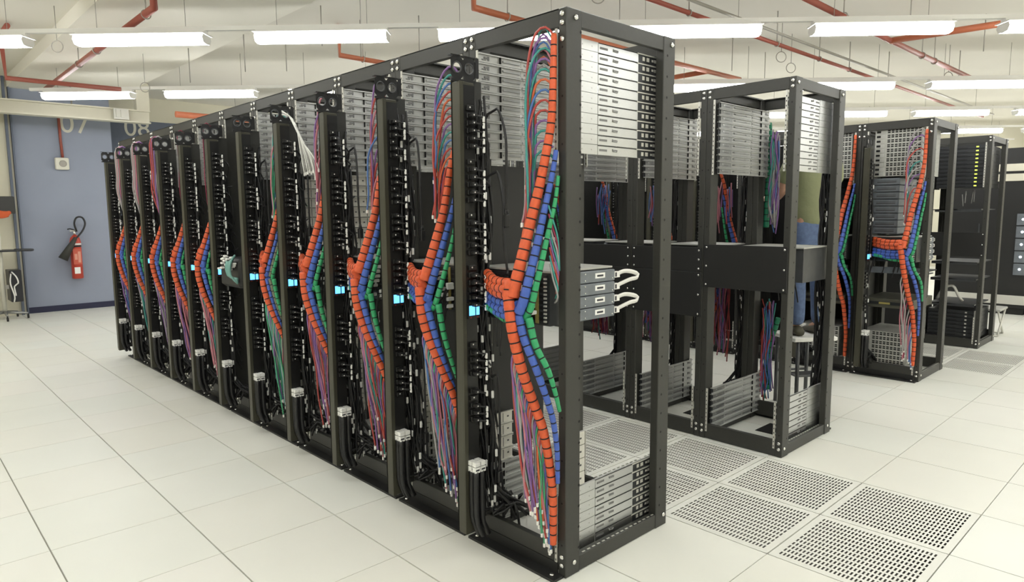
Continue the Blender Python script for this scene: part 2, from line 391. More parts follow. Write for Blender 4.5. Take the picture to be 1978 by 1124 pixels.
# ------------------------------------------------------------------ rack frame (local: x depth from the cable side, y along the row)
def L_post(px0, px1, py0, py1, fl):
    return None
def rack_parts():
    P = []
    holes = [.12+.098*k for k in range(24)]
    def post(cx, cy):
        m = MB()
        x0, x1 = (0, .095) if cx == 0 else (BD-.095, BD)
        y0, y1 = (0, .045) if cy == 0 else (BX-.047, BX-.002)
        m.bbox((x0, y0, .0), (x1, y1, BH), .003)
        # drilled holes along the outer end faces
        yy = y0-.0006 if cy == 0 else y1+.0006
        dd = (0, -1, 0) if cy == 0 else (0, 1, 0)
        hx = x1-.008 if cx == 0 else x0+.03
        for z in holes: m.disc((hx, yy, z), dd, .0065, 8, 1)
        for z in holes[::2]: m.disc((x0-.0006 if cx == 0 else x1+.0006, (y0+y1)/2, z+.03), (-1 if cx == 0 else 1, 0, 0), .005, 8, 1)
        return m.mesh('post', FRAME, HOLE)
    for cx in (0, 1):
        for cy in (0, 1): P.append(('post', post(cx, cy)))
    ta, tb = BH-.075, BH
    P.append(('top_beam', MB().bbox((0, .045, ta), (.03, BX-.047, tb), .002).box((.0, .045, tb-.006), (.06, BX-.047, tb-.001)).mesh('top_beam', FRAME)))
    P.append(('top_beam', MB().bbox((BD-.03, .045, ta), (BD, BX-.047, tb), .002).mesh('top_beam', FRAME)))
    for y0, y1 in ((.003, .03), (BX-.034, BX-.007)):
        m = MB().bbox((.095, y0, BH-.068), (BD-.095, y1, BH-.001), .002)
        m.box((.095, y0+.03, BH-.012), (BD-.095, y1+.03, BH-.004)) if y0 < .1 else m.box((.095, y0-.03, BH-.012), (BD-.095, y1-.03, BH-.004))
        for k in range(14): m.disc((.14+.04*k, (y0+y1)/2+(.03 if y0 < .1 else -.03), BH-.0125), (0, 0, -1), .007, 6, 1)
        P.append(('top_beam', m.mesh('top_beam', FRAME, HOLE)))
    P.append(('base_beam', MB().bbox((.0, .045, .025), (.03, BX-.047, .135), .002).mesh('base_beam', FRAME)))
    P.append(('base_beam', MB().bbox((BD-.03, .045, .005), (BD, BX-.047, .11), .002).mesh('base_beam', FRAME)))
    for y0, y1 in ((.003, .04), (BX-.044, BX-.007)):
        m = MB().bbox((.095, y0, .002), (BD-.095, y1, .075), .002)
        for k in range(16): m.box((.13+.036*k, y0+.008, .0752), (.15+.036*k, y0+.016, .0757), 1)
        P.append(('base_beam', m.mesh('base_beam', FRAME, RAIL)))
    P.append(('floor_flange', MB().box((-.065, .012, 0), (.0, BX-.018, .012)).box((-.004, .045, .0), (.0, BX-.047, .06)).mesh('floor_flange', FRAME2)))
    bolts = []
    for y in (.022, BX-.024):
        for z in (BH-.025, BH-.06): bolts.append(((0, y, z), (-1, 0, 0))); bolts.append(((BD, y, z), (1, 0, 0)))
        for z in (.055, .095): bolts.append(((0, y, z), (-1, 0, 0))); bolts.append(((BD, y, z), (1, 0, 0)))
        bolts.append(((0, y, BH-.125), (-1, 0, 0)))
        bolts.append(((-.035, y+(.03 if y < .3 else -.03), .012), (0, 0, 1)))
    for x, y, dy in ((.055, 0, -1), (BD-.03, 0, -1), (.055, BX-.002, 1), (BD-.03, BX-.002, 1)):
        bolts.append(((x, y, BH-.035), (0, dy, 0))); bolts.append(((x, y, .06), (0, dy, 0)))
    for c, d in bolts:
        P.append(('bolt', MB().dome(c, d, .0115, .009, 10).mesh('bolt', STEEL)))
    # light rails carrying the upper and lower server stacks, cable side and aisle side
    for x in (-.003, BD-.003):
        for y in (.050, BX-.066):
            for z0, z1 in ((.055, .37), (1.88, 2.385)):
                m = MB().box((x, y, z0), (x+.006, y+.013, z1))
                for k in range(int((z1-z0)/.03)): m.box((x-.0006, y+.004, z0+.012+.03*k), (x+.0066, y+.009, z0+.022+.03*k), 1)
                P.append(('mounting_rail', m.mesh('mounting_rail', RAIL, HOLE)))
    return P
RACK = rack_parts()
PANEL = ('side_panel', MB().box((.04, .036, .12), (BD-.1, .042, BH-.08)).mesh('side_panel', mat('grey_black_sheet', (.045, .045, .042), .4)))
DIV = ('added_dark_divider', MB().box((.10, BX-.040, .42), (.46, BX-.036, 1.86)).mesh('added_dark_divider', FRAME2))  # added black sheet, blocks the view so bay interiors look dark

RSHEET = ('added_rear_sheet', MB().bbox((BD-.05, .05, .12), (BD-.04, BX-.05, BH-.08), .002).mesh('added_rear_sheet', FRAME2))  # added black sheet closing the rack back against the bright room behind
DIV2 = ('added_dark_divider', MB().box((.0, BX-.046, .12), (.30, BX-.041, 2.3)).mesh('added_dark_divider', FRAME2))
ROWN = ['front-row', 'second-row', 'third-row', 'fourth-row']
def rack_matrix(row, k):
    if row == 0: return T((0, k*BX, 0))
    if row == 1: return T((ROW2+BD, (k+1)*BX, 0)) @ Matrix.Rotation(PI, 4, 'Z')
    if row == 2: return T((ROW3, k*BX, 0))
    return T((ROW4+BD, (k+1)*BX, 0)) @ Matrix.Rotation(PI, 4, 'Z')
NR = [11, 8, 9, 3]
def where(row, k): return '%s %s rack' % ('nearest' if k == 0 else ('farthest' if k == NR[row]-1 else ORD[k]), ROWN[row])

# ------------------------------------------------------------------ empty racks hold columns of slide rails, one pair per server slot
U = .0445
SILV_SHADED = mat('aluminium_shaded', (.50, .505, .49), .42, .45, noise=.1, nscale=30, aniso=(2, 2, 40))  # inner rail faces: same metal, their weaker light put into the colour
MIDG = mat('mid_grey_metal', (.20, .20, .20), .5, .4)
def rail_parts(inner):
    """local: x along the depth from the cable side, sheet at y=0, profile lips on the side named by inner (+1/-1)"""
    H = .0425; s = inner; o = -inner
    f = MB().box((0, 0, 0), (.276, .0015*o, H), 0).box((0, 0, 0), (.276, .0015*s, H), 4)
    f.box((0, .0015*s, H-.006), (.276, .010*s, H), 4).box((0, .0015*s, 0), (.276, .010*s, .005), 4)
    f.box((.022, .0015*s, .012), (.048, .004*s, .017), 3).box((.035, .0015*s, .020), (.062, .005*s, .027), 3).box((.058, .0015*s, .012), (.068, .004*s, .030), 3)
    f.box((.134, .0015*s, .006), (.139, .0104*s, H-.007), 1)
    f.box((.155, .0015*s, .017), (.27, .006*s, .026), 2)
    for x in (.05, .17, .235): f.disc((x, -.0016*s-.0002*s, .02), (0, o, 0), .0035, 6, 2)
    front = f.mesh('front_section', SILV, HOLE, SILV2, MIDG, SILV_SHADED)
    r = MB().box((.28, 0, 0), (.575, .0015*o, H), 0).box((.28, 0, 0), (.575, .0015*s, H), 4)
    r.box((.28, .0015*s, H-.006), (.74, .010*s, H), 4).box((.28, .0015*s, 0), (.74, .010*s, .005), 4).box((.30, .0015*s, .018), (.54, .005*s, .025), 2).box((.56, .0032*s, .006), (.72, .0052*s, H-.007), 2)
    r.box((.60, .0052*s, .014), (.66, .0062*s, .018), 3).box((.672, .0052*s, .02), (.69, .0072*s, .028), 0)
    r.box((.28, .0025*o, H-.004), (.575, .0015*o, H-.0005), 1)                  # dark gap along the top edge
    r.box((.290, .0023*o, .016), (.345, .0015*o, .026), 3)                       # printed strip
    r.tube([(.385, .002*o, .030), (.385, .004*o, .020), (.415, .004*o, .018), (.42, .002*o, .026)], .0022, 5, 2)
    r.box((.39, .0022*o, .021), (.415, .0015*o, .028), 3)
    for x in (.36, .52): r.box((x, .0015*s, .018), (x+.014, .005*s, .026), 2)
    rear = r.mesh('rear_section', SILV, HOLE, SILV2, MIDG, SILV_SHADED)
    e = MB().box((.575, -.002, .0), (.745, .002, H-.003), 0)
    for x, w, h in ((.606, .018, .018), (.638, .022, .018), (.680, .014, .010), (.700, .018, .014), (.730, .010, .026)):
        for q in (o,): e.box((x, .002*q, .020-h/2), (x+w, .0032*q, .020+h/2), 1)
    e.box((.565, .0052*o, H-.0055), (.745, .002*o, H-.0005), 1)
    ear = e.mesh('end_bracket', DSERV, RAIL)
    return [('front_section', front), ('rear_section', rear), ('end_bracket', ear)]
RAILS = {1: rail_parts(1), -1: rail_parts(-1)}
def rails(row, k, z0, n, stack, near=True, far=True):
    """far: the column at local y=.56 (row 1 shows it inside the bay); near: the column at y=.06"""
    Mr = rack_matrix(row, k)
    for on, y, inner, sd in ((near, .064, 1, 'cable-bundle side'), (far, .556, -1, 'power-strip side')):
        if not on: continue
        for i in range(n):
            pos = 'topmost' if i == n-1 else ('lowest' if i == 0 else ORD[n-1-i]+' from top')
            thing('slide_rail', 'silver server slide rail, %s, %s set, %s, %s' % (pos, stack, sd, where(row, k)), 'slide rail',
                  Mr @ T((.0, y, z0+U*i)), RAILS[inner], 'silver slide rails in the racks')
def bracket_mesh(inner):
    s = inner
    m = MB().box((0, -.0015, 0), (.17, .0015, .060), 0).box((0, 0, 0), (.17, .012*s, .004), 0).box((0, 0, .056), (.17, .012*s, .060), 0)
    for x in (.05, .105):
        for q in (1, -1): m.box((x, .0015*q, .004), (x+.004, .0022*q, .056), 1)
    for x in (.022, .078, .135):
        for q in (1, -1): m.box((x, .0015*q, .026), (x+.012, .0024*q, .034), 1)
    return [('bracket_plate', m.mesh('bracket_plate', RAIL, DGREY))]
BRACK = {1: bracket_mesh(1), -1: bracket_mesh(-1)}
def brackets(row, k, z0, n, near=False, z='lower'):
    for on, y, inner, sd in ((near, .064, 1, 'cable-bundle side'), (True, .556, -1, 'power-strip side')):
        if on:
            for i in range(n):
                pos = 'topmost' if i == n-1 else ('lowest' if i == 0 else (ORD[n-1-i] if n-1-i < 14 else 'next')+' from top')
                thing('rail_bracket', 'short pale rail bracket, %s, %s set, %s, %s' % (pos, z, sd, where(row, k)), 'rail bracket', rack_matrix(row, k) @ T((.03, y, z0+.064*i)), BRACK[inner], 'short pale rail brackets')

# big switch chassis at mid height
def switch_parts():
    body = MB().box((.0, 0, 0), (.40, .46, .235), 0).box((-.01, -.01, .235), (.42, .47, .243), 1)
    mods = []
    for i in range(4):
        z = .006+.0565*i
        m = MB().bbox((.16, -.03, z), (.415, -.0005, z+.053), .003)
        m.dome((.20, -.03, z+.012), (0, -1, 0), .004, .003, 6, 1).dome((.20, -.03, z+.042), (0, -1, 0), .004, .003, 6, 1)
        m.dome((.395, -.03, z+.012), (0, -1, 0), .004, .003, 6, 1)
        lab = MB().box((.27, -.031, z+.018), (.34, -.03, z+.042), 0).box((.283, -.0318, z+.025), (.327, -.031, z+.034), 1)
        plug = MB().box((.415, -.028, z+.012), (.455, -.006, z+.04), 0).box((.42, -.03, z+.016), (.43, -.028, z+.036), 1)
        mods.append(('power_module', m.mesh('power_module', BGREY, STEEL), [('label_sticker', lab.mesh('label_sticker', TAG, INK)), ('connector', plug.mesh('connector', WHITE, INK))]))
    ports = MB().box((-.012, .01, .01), (0, .45, .225), 0)
    for i in range(8): 
        for j in range(16): ports.box((-.0135, .03+.025*j, .022+.025*i), (-.012, .047+.025*j, .038+.025*i), 1)
    ports.box((-.016, .055, .01), (-.012, .075, .225), 2)
    for i in range(12): ports.box((-.02, .006, .018+.017*i), (-.012, .02, .026+.017*i), 3)
    return [('chassis', body.mesh('switch_chassis', DGREY, GREYP)), ('port_panel', ports.mesh('port_panel', DSERV, HOLE, mat('ochre_board', (.32, .27, .08), .6), RAIL))]+mods
SWITCH = switch_parts()
def loop_cable(z, k):
    pts = [(.45, -.017, z), (.50, -.02, z+.008), (.555, -.03, z+.0), (.585, -.035, z-.014), (.57, -.04, z-.028), (.53, -.03, z-.034), (.45, -.017, z-.0565)]
    return MB().tube(smooth_path(pts, .012), .0075, 7).mesh('loop_cable', WHITE)

# ------------------------------------------------------------------ power strips
def pdu_parts():
    hx0, hx1, hy0, hy1 = 0, .09, .0, .055       # local to the strip's foot: x=-.18,y=.475
    hous = MB().bbox((hx0, hy0+.004, .10), (hx1, hy1, 2.215), .004).box((hx0, hy0, .10), (hx0+.022, hy0+.006, 2.215), 0)
    face = MB().box((.024, .0015, .46), (hx1-.002, .0045, 2.20))
    P = [('housing', hous.mesh('strip_housing', PDUM)), ('outlet_face', face.mesh('outlet_face', OUTL))]
    zs = []
    for grp in (2.10, 1.86, 1.62, 1.38, 1.02, .80):
        for q in range(6 if grp > 1.1 else 5): zs.append(grp-.034*q)
    for z in zs:
        m = MB().bbox((.034, -.012, z-.012), (.076, .002, z+.012), .002).disc((.050, -.0125, z+.002), (0, -1, 0), .0042, 6, 1)
        P.append(('outlet', m.mesh('outlet', OUTL, WHITE)))
    scr = MB().box((.022, -.016, 1.145), (.088, .002, 1.215), 0)
    P.append(('display', scr.mesh('display_module', OUTL), [
        ('screen', MB().box((.025, -.0165, 1.160), (.060, -.016, 1.205)).mesh('screen', SCREEN)),
        ('screen', MB().box((.067, -.0165, 1.160), (.086, -.016, 1.205)).mesh('screen', SCREEN)),
        ('warning_mark', MB().box((.03, -.0165, 1.148), (.04, -.016, 1.152)).box((.07, -.0165, 1.148), (.08, -.016, 1.152)).mesh('warning_mark', mat('red_print', (.3, .02, .02), .5)))]))
    # backing plate with slots and two round holes on top
    us = [0, .035, .06, .115, .14, .178]
    vz = [.12]
    for q in range(20): vz += [.16+.098*q, .205+.098*q]
    vz.append(2.235)
    bp = MB().grid((0, .058, 0), (1, 0, 0), (0, 0, 1), us, vz, lambda i, j: i in (1, 3) and j % 2 == 1)
    bp.grid((0, .061, 0), (1, 0, 0), (0, 0, 1), us, vz, lambda i, j: i in (1, 3) and j % 2 == 1)
    P.append(('backing_plate', bp.mesh('backing_plate', FRAME)))
    br = MB()
    for (cx) in (.004, .074):
        c = V((cx, .02, 2.275)); n = 16; r = .024; hw, hh = .035, .05
        inner = [c+V((math.cos(2*PI*k/n)*r, 0, math.sin(2*PI*k/n)*r)) for k in range(n)]
        outer = []
        for k in range(n):
            a = 2*PI*k/n; cs, sn = math.cos(a), math.sin(a); t = min(hw/abs(cs) if abs(cs) > 1e-6 else 9, hh/abs(sn) if abs(sn) > 1e-6 else 9)
            outer.append(c+V((cs*t, 0, sn*t)))
        br.add(inner+outer, [(k, (k+1) % n, n+(k+1) % n, n+k) for k in range(n)])
        br.ring(c, (0, 1, 0), r, .004, 16, 6, 1)
    br.box((-.031, .018, 2.325), (.13, .045, 2.329)).box((-.031, .018, 2.215), (.109, .024, 2.226)).box((.109, .018, 2.24), (.13, .022, 2.325))
    P.append(('top_bracket', br.mesh('top_bracket', OUTL, DGREY)))
    # input leads
    for q in range(4):
        x = .03+.035*(q % 2); y = -.012-.03*(q//2)
        pl = MB().box((x-.012, y-.012, .445), (x+.016, y+.012, .465), 0).box((x-.012, y-.012, .415), (x+.016, y+.012, .440), 0).box((x-.01, y-.0125, .424), (x+.012, y-.012, .432), 1)
        ld = MB().tube(smooth_path([(x, y, .42), (x, y, .25), (x+.01, y+.005, .16), (x+.04, y, .09)], .04), .013, 8)
        P.append(('input_plug', pl.mesh('input_plug', TAG, INK), [('input_lead', ld.mesh('input_lead', CORD))]))
    return P, zs
PDU, OUTZ = pdu_parts()
# power cords from the outlets into the rack
def cord_mesh(i):
    r = random.Random(100+i); dz = r.uniform(-.06, .12); x1 = r.uniform(.115, .175); y1 = r.uniform(.03, .07)
    pts = [(.055, -.012, 0), (.06, -.045, -.002), (.085, -.055, -.008), (x1-.02, -.02+r.uniform(-.02, .02), -.04), (x1, y1-.03, -.1+dz*.3), (x1+r.uniform(-.01, .015), y1-.02, -.24), (x1+.02+r.uniform(0, .05), y1+r.uniform(-.03, .01), -.34+dz)]
    body = MB().tube(smooth_path(pts, .03), .0045, 6).mesh('power_cord', CORD)
    plug = MB().bbox((.040, -.040, -.009), (.070, -.0125, .009), .003).disc((.05, -.0405, .0), (0, -1, 0), .004, 6, 1).mesh('cord_plug', CORD, WHITE)
    z = -.012+r.uniform(-.004, .004)
    tg = MB().bbox((.086, -.063, z-.016), (.095, -.052, z+.010), .002).mesh('cord_tag', TAG)
    return [('cord', body), ('plug', plug), ('tag', tg)]
CORDS = [cord_mesh(i) for i in range(10)]
# thick loom of black cords running down between strip and post
def loom(seed, z1, n, spread, lean, xm=.175):
    r = random.Random(seed); m = MB(); tags = []
    for q in range(n):
        x0 = r.uniform(.095, xm); y0 = r.uniform(-.01, .055)
        zt = z1-r.uniform(0, .5)
        pts = [(x0, y0, zt)]
        z = zt
        while z > .35:
            z -= .22; pts.append((x0+r.uniform(-spread, spread)+lean*max(0, 1.0-z), y0+r.uniform(-spread, spread)-lean*.5*max(0, 1-z), z))
        pts.append((x0+.10*r.random()+lean*1.2, y0-.10*r.random(), .22)); pts.append((x0+.2*r.random()+lean*1.5, y0-.12*r.random(), .10+.05*r.random()))
        path = smooth_path(pts, .06); m.tube(path, .0065, 6)
        for t in range(3):
            p = path[int(r.uniform(.05, .98)*(len(path)-1))]
            tags.append(('tag', MB().bbox((p.x-.008, p.y-.012, p.z-.018), (p.x+.004, p.y-.002, p.z+.018), .002).mesh('cord_tag', TAG)))
    return [('cord_strands', m.mesh('cord_strands', CORD))]+tags
LOOMS = [loom(1, 2.2, 22, .024, .05), loom(2, 2.15, 20, .024, .03), loom(3, 2.1, 14, .007, .01, .112)]
def loose_cord(seed, zt, dy):
    r = random.Random(seed)
    pts = [(.13, .02, zt), (.15, -.02, zt+.10), (.16, -.06-dy*.3, zt+.12), (.155, -.09-dy, zt), (.15, -.10-dy, zt-.18), (.16, -.10-dy+r.uniform(-.02, .02), zt-.36)]
    path = smooth_path(pts, .03)
    m = MB().tube(path, .006, 7); e = path[-1]
    pl = MB().bbox((e.x-.014, e.y-.012, e.z-.055), (e.x+.014, e.y+.012, e.z+.005), .004).tube([e+V((0, 0, .03)), e], [.007, .012], 8)
    return [('cord', m.mesh('loose_cord', CORD)), ('plug', pl.mesh('cord_plug', CORD))]

# ------------------------------------------------------------------ cable harness (rack-local points)
O_UP0 = [(-.02, .052, 2.36), (-.027, .052, 2.122), (-.03, .06, 1.996), (-.043, .072, 1.89), (-.062, .096, 1.741), (-.093, .120, 1.589), (-.134, .132, 1.437), (-.163, .145, 1.32), (-.172, .150, 1.275)]
O_LO0 = [(-.160, .165, 1.345), (-.175, .172, 1.304), (-.184, .154, 1.218), (-.18, .137, 1.108), (-.15, .113, .95), (-.099, .092, .795), (-.071, .070, .691), (-.043, .056, .522), (-.034, .046, .381), (-.028, .05, .158)]
B_UP0 = [(-.023, .037, 1.889), (-.034, .045, 1.804), (-.059, .066, 1.654), (-.096, .077, 1.502), (-.131, .086, 1.373), (-.158, .097, 1.266), (-.164, .12, 1.21)]
B_LO0 = [(-.163, .125, 1.20), (-.158, .095, 1.1), (-.136, .050, .981), (-.095, .025, .844), (-.063, .016, .736), (-.037, .018, .60), (-.03, .02, .45)]
G_UP0 = [(-.016, .030, 1.783), (-.03, .036, 1.675), (-.055, .046, 1.567), (-.084, .052, 1.459), (-.118, .062, 1.329), (-.138, .082, 1.22), (-.130, .15, 1.165), (-.12, .25, 1.165), (-.10, .345, 1.19), (-.07, .42, 1.2)]
G_LO0 = [(-.140, .085, 1.19), (-.132, .055, 1.078), (-.106, .006, .972), (-.072, -.004, .869), (-.04, .0, .78)]
O_UP1 = [(-.028, .075, 1.98), (-.05, .098, 1.836), (-.078, .110, 1.661), (-.11, .129, 1.525), (-.145, .150, 1.393), (-.169, .167, 1.304)]
O_LO1 = [(-.179, .190, 1.27), (-.181, .174, 1.14), (-.166, .151, 1.032), (-.143, .115, .928), (-.105, .091, .814), (-.084, .066, .739), (-.055, .05, .62)]
B_UP1 = [(-.04, .055, 1.76), (-.058, .070, 1.66), (-.081, .083, 1.56), (-.114, .103, 1.434), (-.146, .126, 1.308), (-.164, .150, 1.205)]
B_LO1 = [(-.163, .160, 1.19), (-.154, .125, 1.078), (-.129, .099, .948), (-.093, .083, .839), (-.061, .07, .728), (-.04, .05, .62)]
G_UP1 = [(-.04, .045, 1.66), (-.061, .052, 1.56), (-.1, .060, 1.411), (-.140, .080, 1.261), (-.138, .14, 1.165), (-.12, .24, 1.165), (-.10, .34, 1.19), (-.07, .42, 1.2)]
G_LO1 = [(-.142, .09, 1.19), (-.130, .07, 1.05), (-.10, .045, .90), (-.06, .03, .77)]
O_UP3 = [(-.085, .10, 1.61), (-.1, .118, 1.562), (-.13, .135, 1.45), (-.165, .165, 1.32), (-.178, .19, 1.27)]
O_LO3 = [(-.184, .205, 1.255), (-.181, .215, 1.122), (-.158, .195, .99), (-.119, .165, .856), (-.085, .15, .75)]
def clip_z(p, zmax=9, zmin=0): return [q for q in p if zmin <= q[2] <= zmax]
def trunk(pts, r, step=.052, taper=(1, 1), color=ORANGE, tiestep=.045, big=None):
    path = even(smooth_path(pts, .008), tiestep/4); N = len(path)
    rs = []
    for i in range(N):
        t = i/(N-1); f = taper[0]+(taper[1]-taper[0])*t
        rs.append(r*f*(.93 if i % 4 == 0 else 1.0))
    body = MB().tube(path, rs, 12).mesh('cable_trunk', color)
    ties = []
    for i in range(2, N-2, 4):
        i4 = i - i % 4
        if i4 < 2: continue
        t = (path[i4+1]-path[i4-1]).normalized(); a = path[i4]-t*.0028; b_ = path[i4]+t*.0028
        ties.append(('tie', MB().tube([a, b_], rs[i4]*1.075, 12).mesh('tie', TIE)))
    return body, ties
def branch(p0, p1, r, color, sag=.012):
    a, b_ = V(p0), V(p1)
    return trunk([a, a.lerp(b_, .5)-V((.012, 0, sag)), b_], r, color=color, tiestep=.05)
def make_harness(o_up, o_lo, b_up, b_lo, g_up, g_lo, rO, rB, rG, olive=False, oup_taper=(.45, 1)):
    H = {}
    J = V(o_lo[0])
    def seg(nm, *a, **k):
        b_, t_ = trunk(*a, **k); return (nm, b_, t_)
    H['orange'] = [seg('upper_trunk', o_up, rO, taper=oup_taper, color=ORANGE), seg('lower_trunk', o_lo, rO*.95, taper=(1, .62), color=ORANGE)]
    for z, x in ((1.345, -.12), (1.318, -.135), (1.29, -.12)):
        b_, t_ = branch((-.06, .44, z+.01), (x-.05, .17, z-.01), rO*.72, ORANGE); H['orange'].append(('branch', b_, t_))
    H['blue'] = [seg('upper_trunk', b_up, rB, taper=(.45, 1), color=BLUE), seg('lower_trunk', b_lo, rB*.85, taper=(1, .5), color=BLUE)]
    for z, x in ((1.255, -.115), (1.226, -.13), (1.20, -.115)):
        b_, t_ = branch((-.06, .44, z), (x-.045, .13, z-.01), rB*.76, BLUE); H['blue'].append(('branch', b_, t_))
    H['green'] = [seg('upper_trunk', g_up, rG, taper=(.4, 1), color=GREEN), seg('lower_trunk', g_lo, rG*.85, taper=(1, .5), color=GREEN)]
    if olive:
        sh = lambda p: [(x+.012, y-.03, z) for x, y, z in p]
        H['olive'] = [seg('upper_trunk', sh(b_up), rB*.95, taper=(.5, 1), color=OLIVEC), seg('lower_trunk', sh(b_lo), rB*.9, taper=(1, .5), color=OLIVEC)]
    return H
HA = make_harness(O_UP0, O_LO0, B_UP0, B_LO0, G_UP0, G_LO0, .0275, .0225, .020)
HB = make_harness(O_UP1, O_LO1, B_UP1, B_LO1, G_UP1, G_LO1, .0275, .0225, .0195)
HC4 = make_harness(O_UP1, O_LO1, B_UP1, B_LO1, G_UP1, G_LO1, .022, .014, .017, olive=True)
SH = lambda p, d: [(x, y+d*min(1, max(0, (2.25-z)/.3)), z) for x, y, z in p]
HB2 = make_harness(SH(O_UP1, .20), SH(O_LO1, .12), SH(B_UP1, .24), SH(B_LO1, .12), SH(G_UP1, .24), SH(G_LO1, .10), .024, .02, .018)
HD = make_harness(O_UP3, O_LO3, clip_z(B_UP1, 1.6), B_LO1, clip_z(G_UP1, 1.5), G_LO1, .027, .021, .018)
CN = {'orange': 'bright orange', 'blue': 'blue', 'green': 'green', 'olive': 'grey-olive'}
def harness(row, k, H):
    M = rack_matrix(row, k)
    for col, parts in H.items():
        thing('cable_bundle', '%s tied cable bundle on the %s' % (CN[col], where(row, k)), 'cable bundle', M, parts, '%s cable bundles' % col)

# ------------------------------------------------------------------ loose patch cords
PAL_A = ['red', 'violet', 'teal', 'violet', 'teal', 'orange', 'blue', 'red']
PAL_L = ['pink', 'violet', 'teal', 'red', 'blue', 'green', 'grey', 'orange', 'violet', 'pink']
END = lambda p, s=.75: MB().bbox((p.x-.006*s, p.y-.007*s, p.z-.022*s), (p.x+.006*s, p.y+.007*s, p.z+.004), .0015)
def strand(row, k, pts, col, r, where_s, endcap=True, n=5):
    path = smooth_path(pts, .02 if k < 3 and row == 0 else .03)
    body = MB().tube(path, r, n).mesh('patch_cord', STR[col])
    parts = [('cord', body)]
    if endcap: parts.append(('connector', END(path[-1]).mesh('connector', WHITE)))
    thing('patch_cable', 'thin %s patch cable %s, %s' % (col, where_s, where(row, k)), 'patch cable', rack_matrix(row, k), parts, 'loose patch cables of the %s' % where(row, k))
def upper_arcs(row, k, n, z0, z1, seed, pal, r=.0055, endz=1.55):
    g = random.Random(seed)
    for i in range(n):
        z = z0+(z1-z0)*i/max(1, n-1); col = pal[i % len(pal)]
        yv = (.135 if row == 0 and k == 0 else .155)+.018*g.random()+.02*(1-i/n); xv = -.035-.04*g.random()
        ze = max(endz, z-.35-.35*g.random()) if i else endz+.05
        pts = [(-.022, .055, z), (-.035, .085, z+.030), (-.05, .125, z+.012), (xv, yv-.005, z-.07), (xv-.005, yv+.006, z-.18)]
        zz = z-.30
        while zz > ze+.05: pts.append((xv-.01+g.uniform(-.008, .008), yv+g.uniform(-.012, .012), zz)); zz -= .16
        pts.append((xv-.01, yv+g.uniform(-.01, .02), ze))
        strand(row, k, pts, col, r, 'looping out of the upper orange bundle')
def lower_fan(row, k, n, path_lo, seed, pal, r=.005, zmin=.10):
    g = random.Random(seed); P = even(smooth_path(path_lo, .01), .01)
    Ps = [p for p in P if .42 < p.z < 1.06]
    for i in range(n):
        s = Ps[int((i+.5)/n*len(Ps))]
        ze = zmin+.30*(1-i/n)*(.4+.8*g.random())+.04*g.random()
        yl = s.y+.015+.035*g.random(); x0 = s.x+.005
        pts = [(s.x, s.y+.012, s.z), (x0-.005, s.y+.03, s.z-.07)]
        zz = s.z-.2; f = 0
        while zz > ze+.1:
            t = (s.z-zz)/(s.z-ze)
            pts.append((x0*(1-.45*t)-.01+g.uniform(-.012, .012), yl*(1-.10*t)+g.uniform(-.012, .012), zz)); zz -= .17
        pts.append((x0*.5-.02, yl*.85+g.uniform(-.015, .015), ze))
        strand(row, k, pts, pal[(i*3+int(g.random()*2)) % len(pal)], r, 'hanging below the orange bundle')
def cord_mass(row, k, y0, y1, x0, x1, z0, z1, n, cols, label, seed, r=.0055):
    """uncountable tangle far inside the racks: one object"""
    g = random.Random(seed); m = MB()
    for i in range(n):
        x, y = g.uniform(x0, x1), g.uniform(y0, y1); pts = []; z = z1-g.uniform(0, .12)
        while z > z0+g.uniform(0, .15): pts.append((x+g.uniform(-.02, .02), y+g.uniform(-.02, .02), z)); z -= .14
        if len(pts) < 2: continue
        m.tube(smooth_path(pts, .05), r, 5, g.randrange(len(cols)))
    o = single('patch_cable', label, 'patch cables', rack_matrix(row, k), m.mesh('patch_cord_tangle', *[STR[c] for c in cols]))
    o['kind'] = 'stuff'

# ------------------------------------------------------------------ assemble the rows
def place_rack(row, k, extra=()):
    thing('server_rack', 'tall black open-frame rack, %s' % where(row, k), 'rack', rack_matrix(row, k), RACK+list(extra), 'black open-frame racks')
def place_pdu(row, k, cords=True, lm=0, loose=()):
    M = rack_matrix(row, k) @ T((-.18, .475, 0))
    thing('power_strip', 'tall black power strip with blue display, %s' % where(row, k), 'power strip', M, PDU, 'vertical power strips')
    if cords:
        for i, z in enumerate(OUTZ):
            if (i*7+k*3) % 6 == 0: continue
            thing('power_cable', 'short black power cable with white tag, %s' % where(row, k), 'power cable', M @ T((0, 0, z)), CORDS[(i*3+k) % 10], 'power cables of the %s' % where(row, k))
    if lm is not None:
        thing('cord_loom', 'black loom of power cords with white tags, %s' % where(row, k), 'cord loom', M, LOOMS[lm], 'black cord looms')
    for q, (z, dy) in enumerate(loose):
        thing('extension_lead', 'loose black lead ending in a plug, %s, %s' % ('upper' if z > 1.9 else ('middle' if z > 1 else 'lower'), where(row, k)), 'power lead', M, loose_cord(q+k*5, z, dy), 'loose black leads')
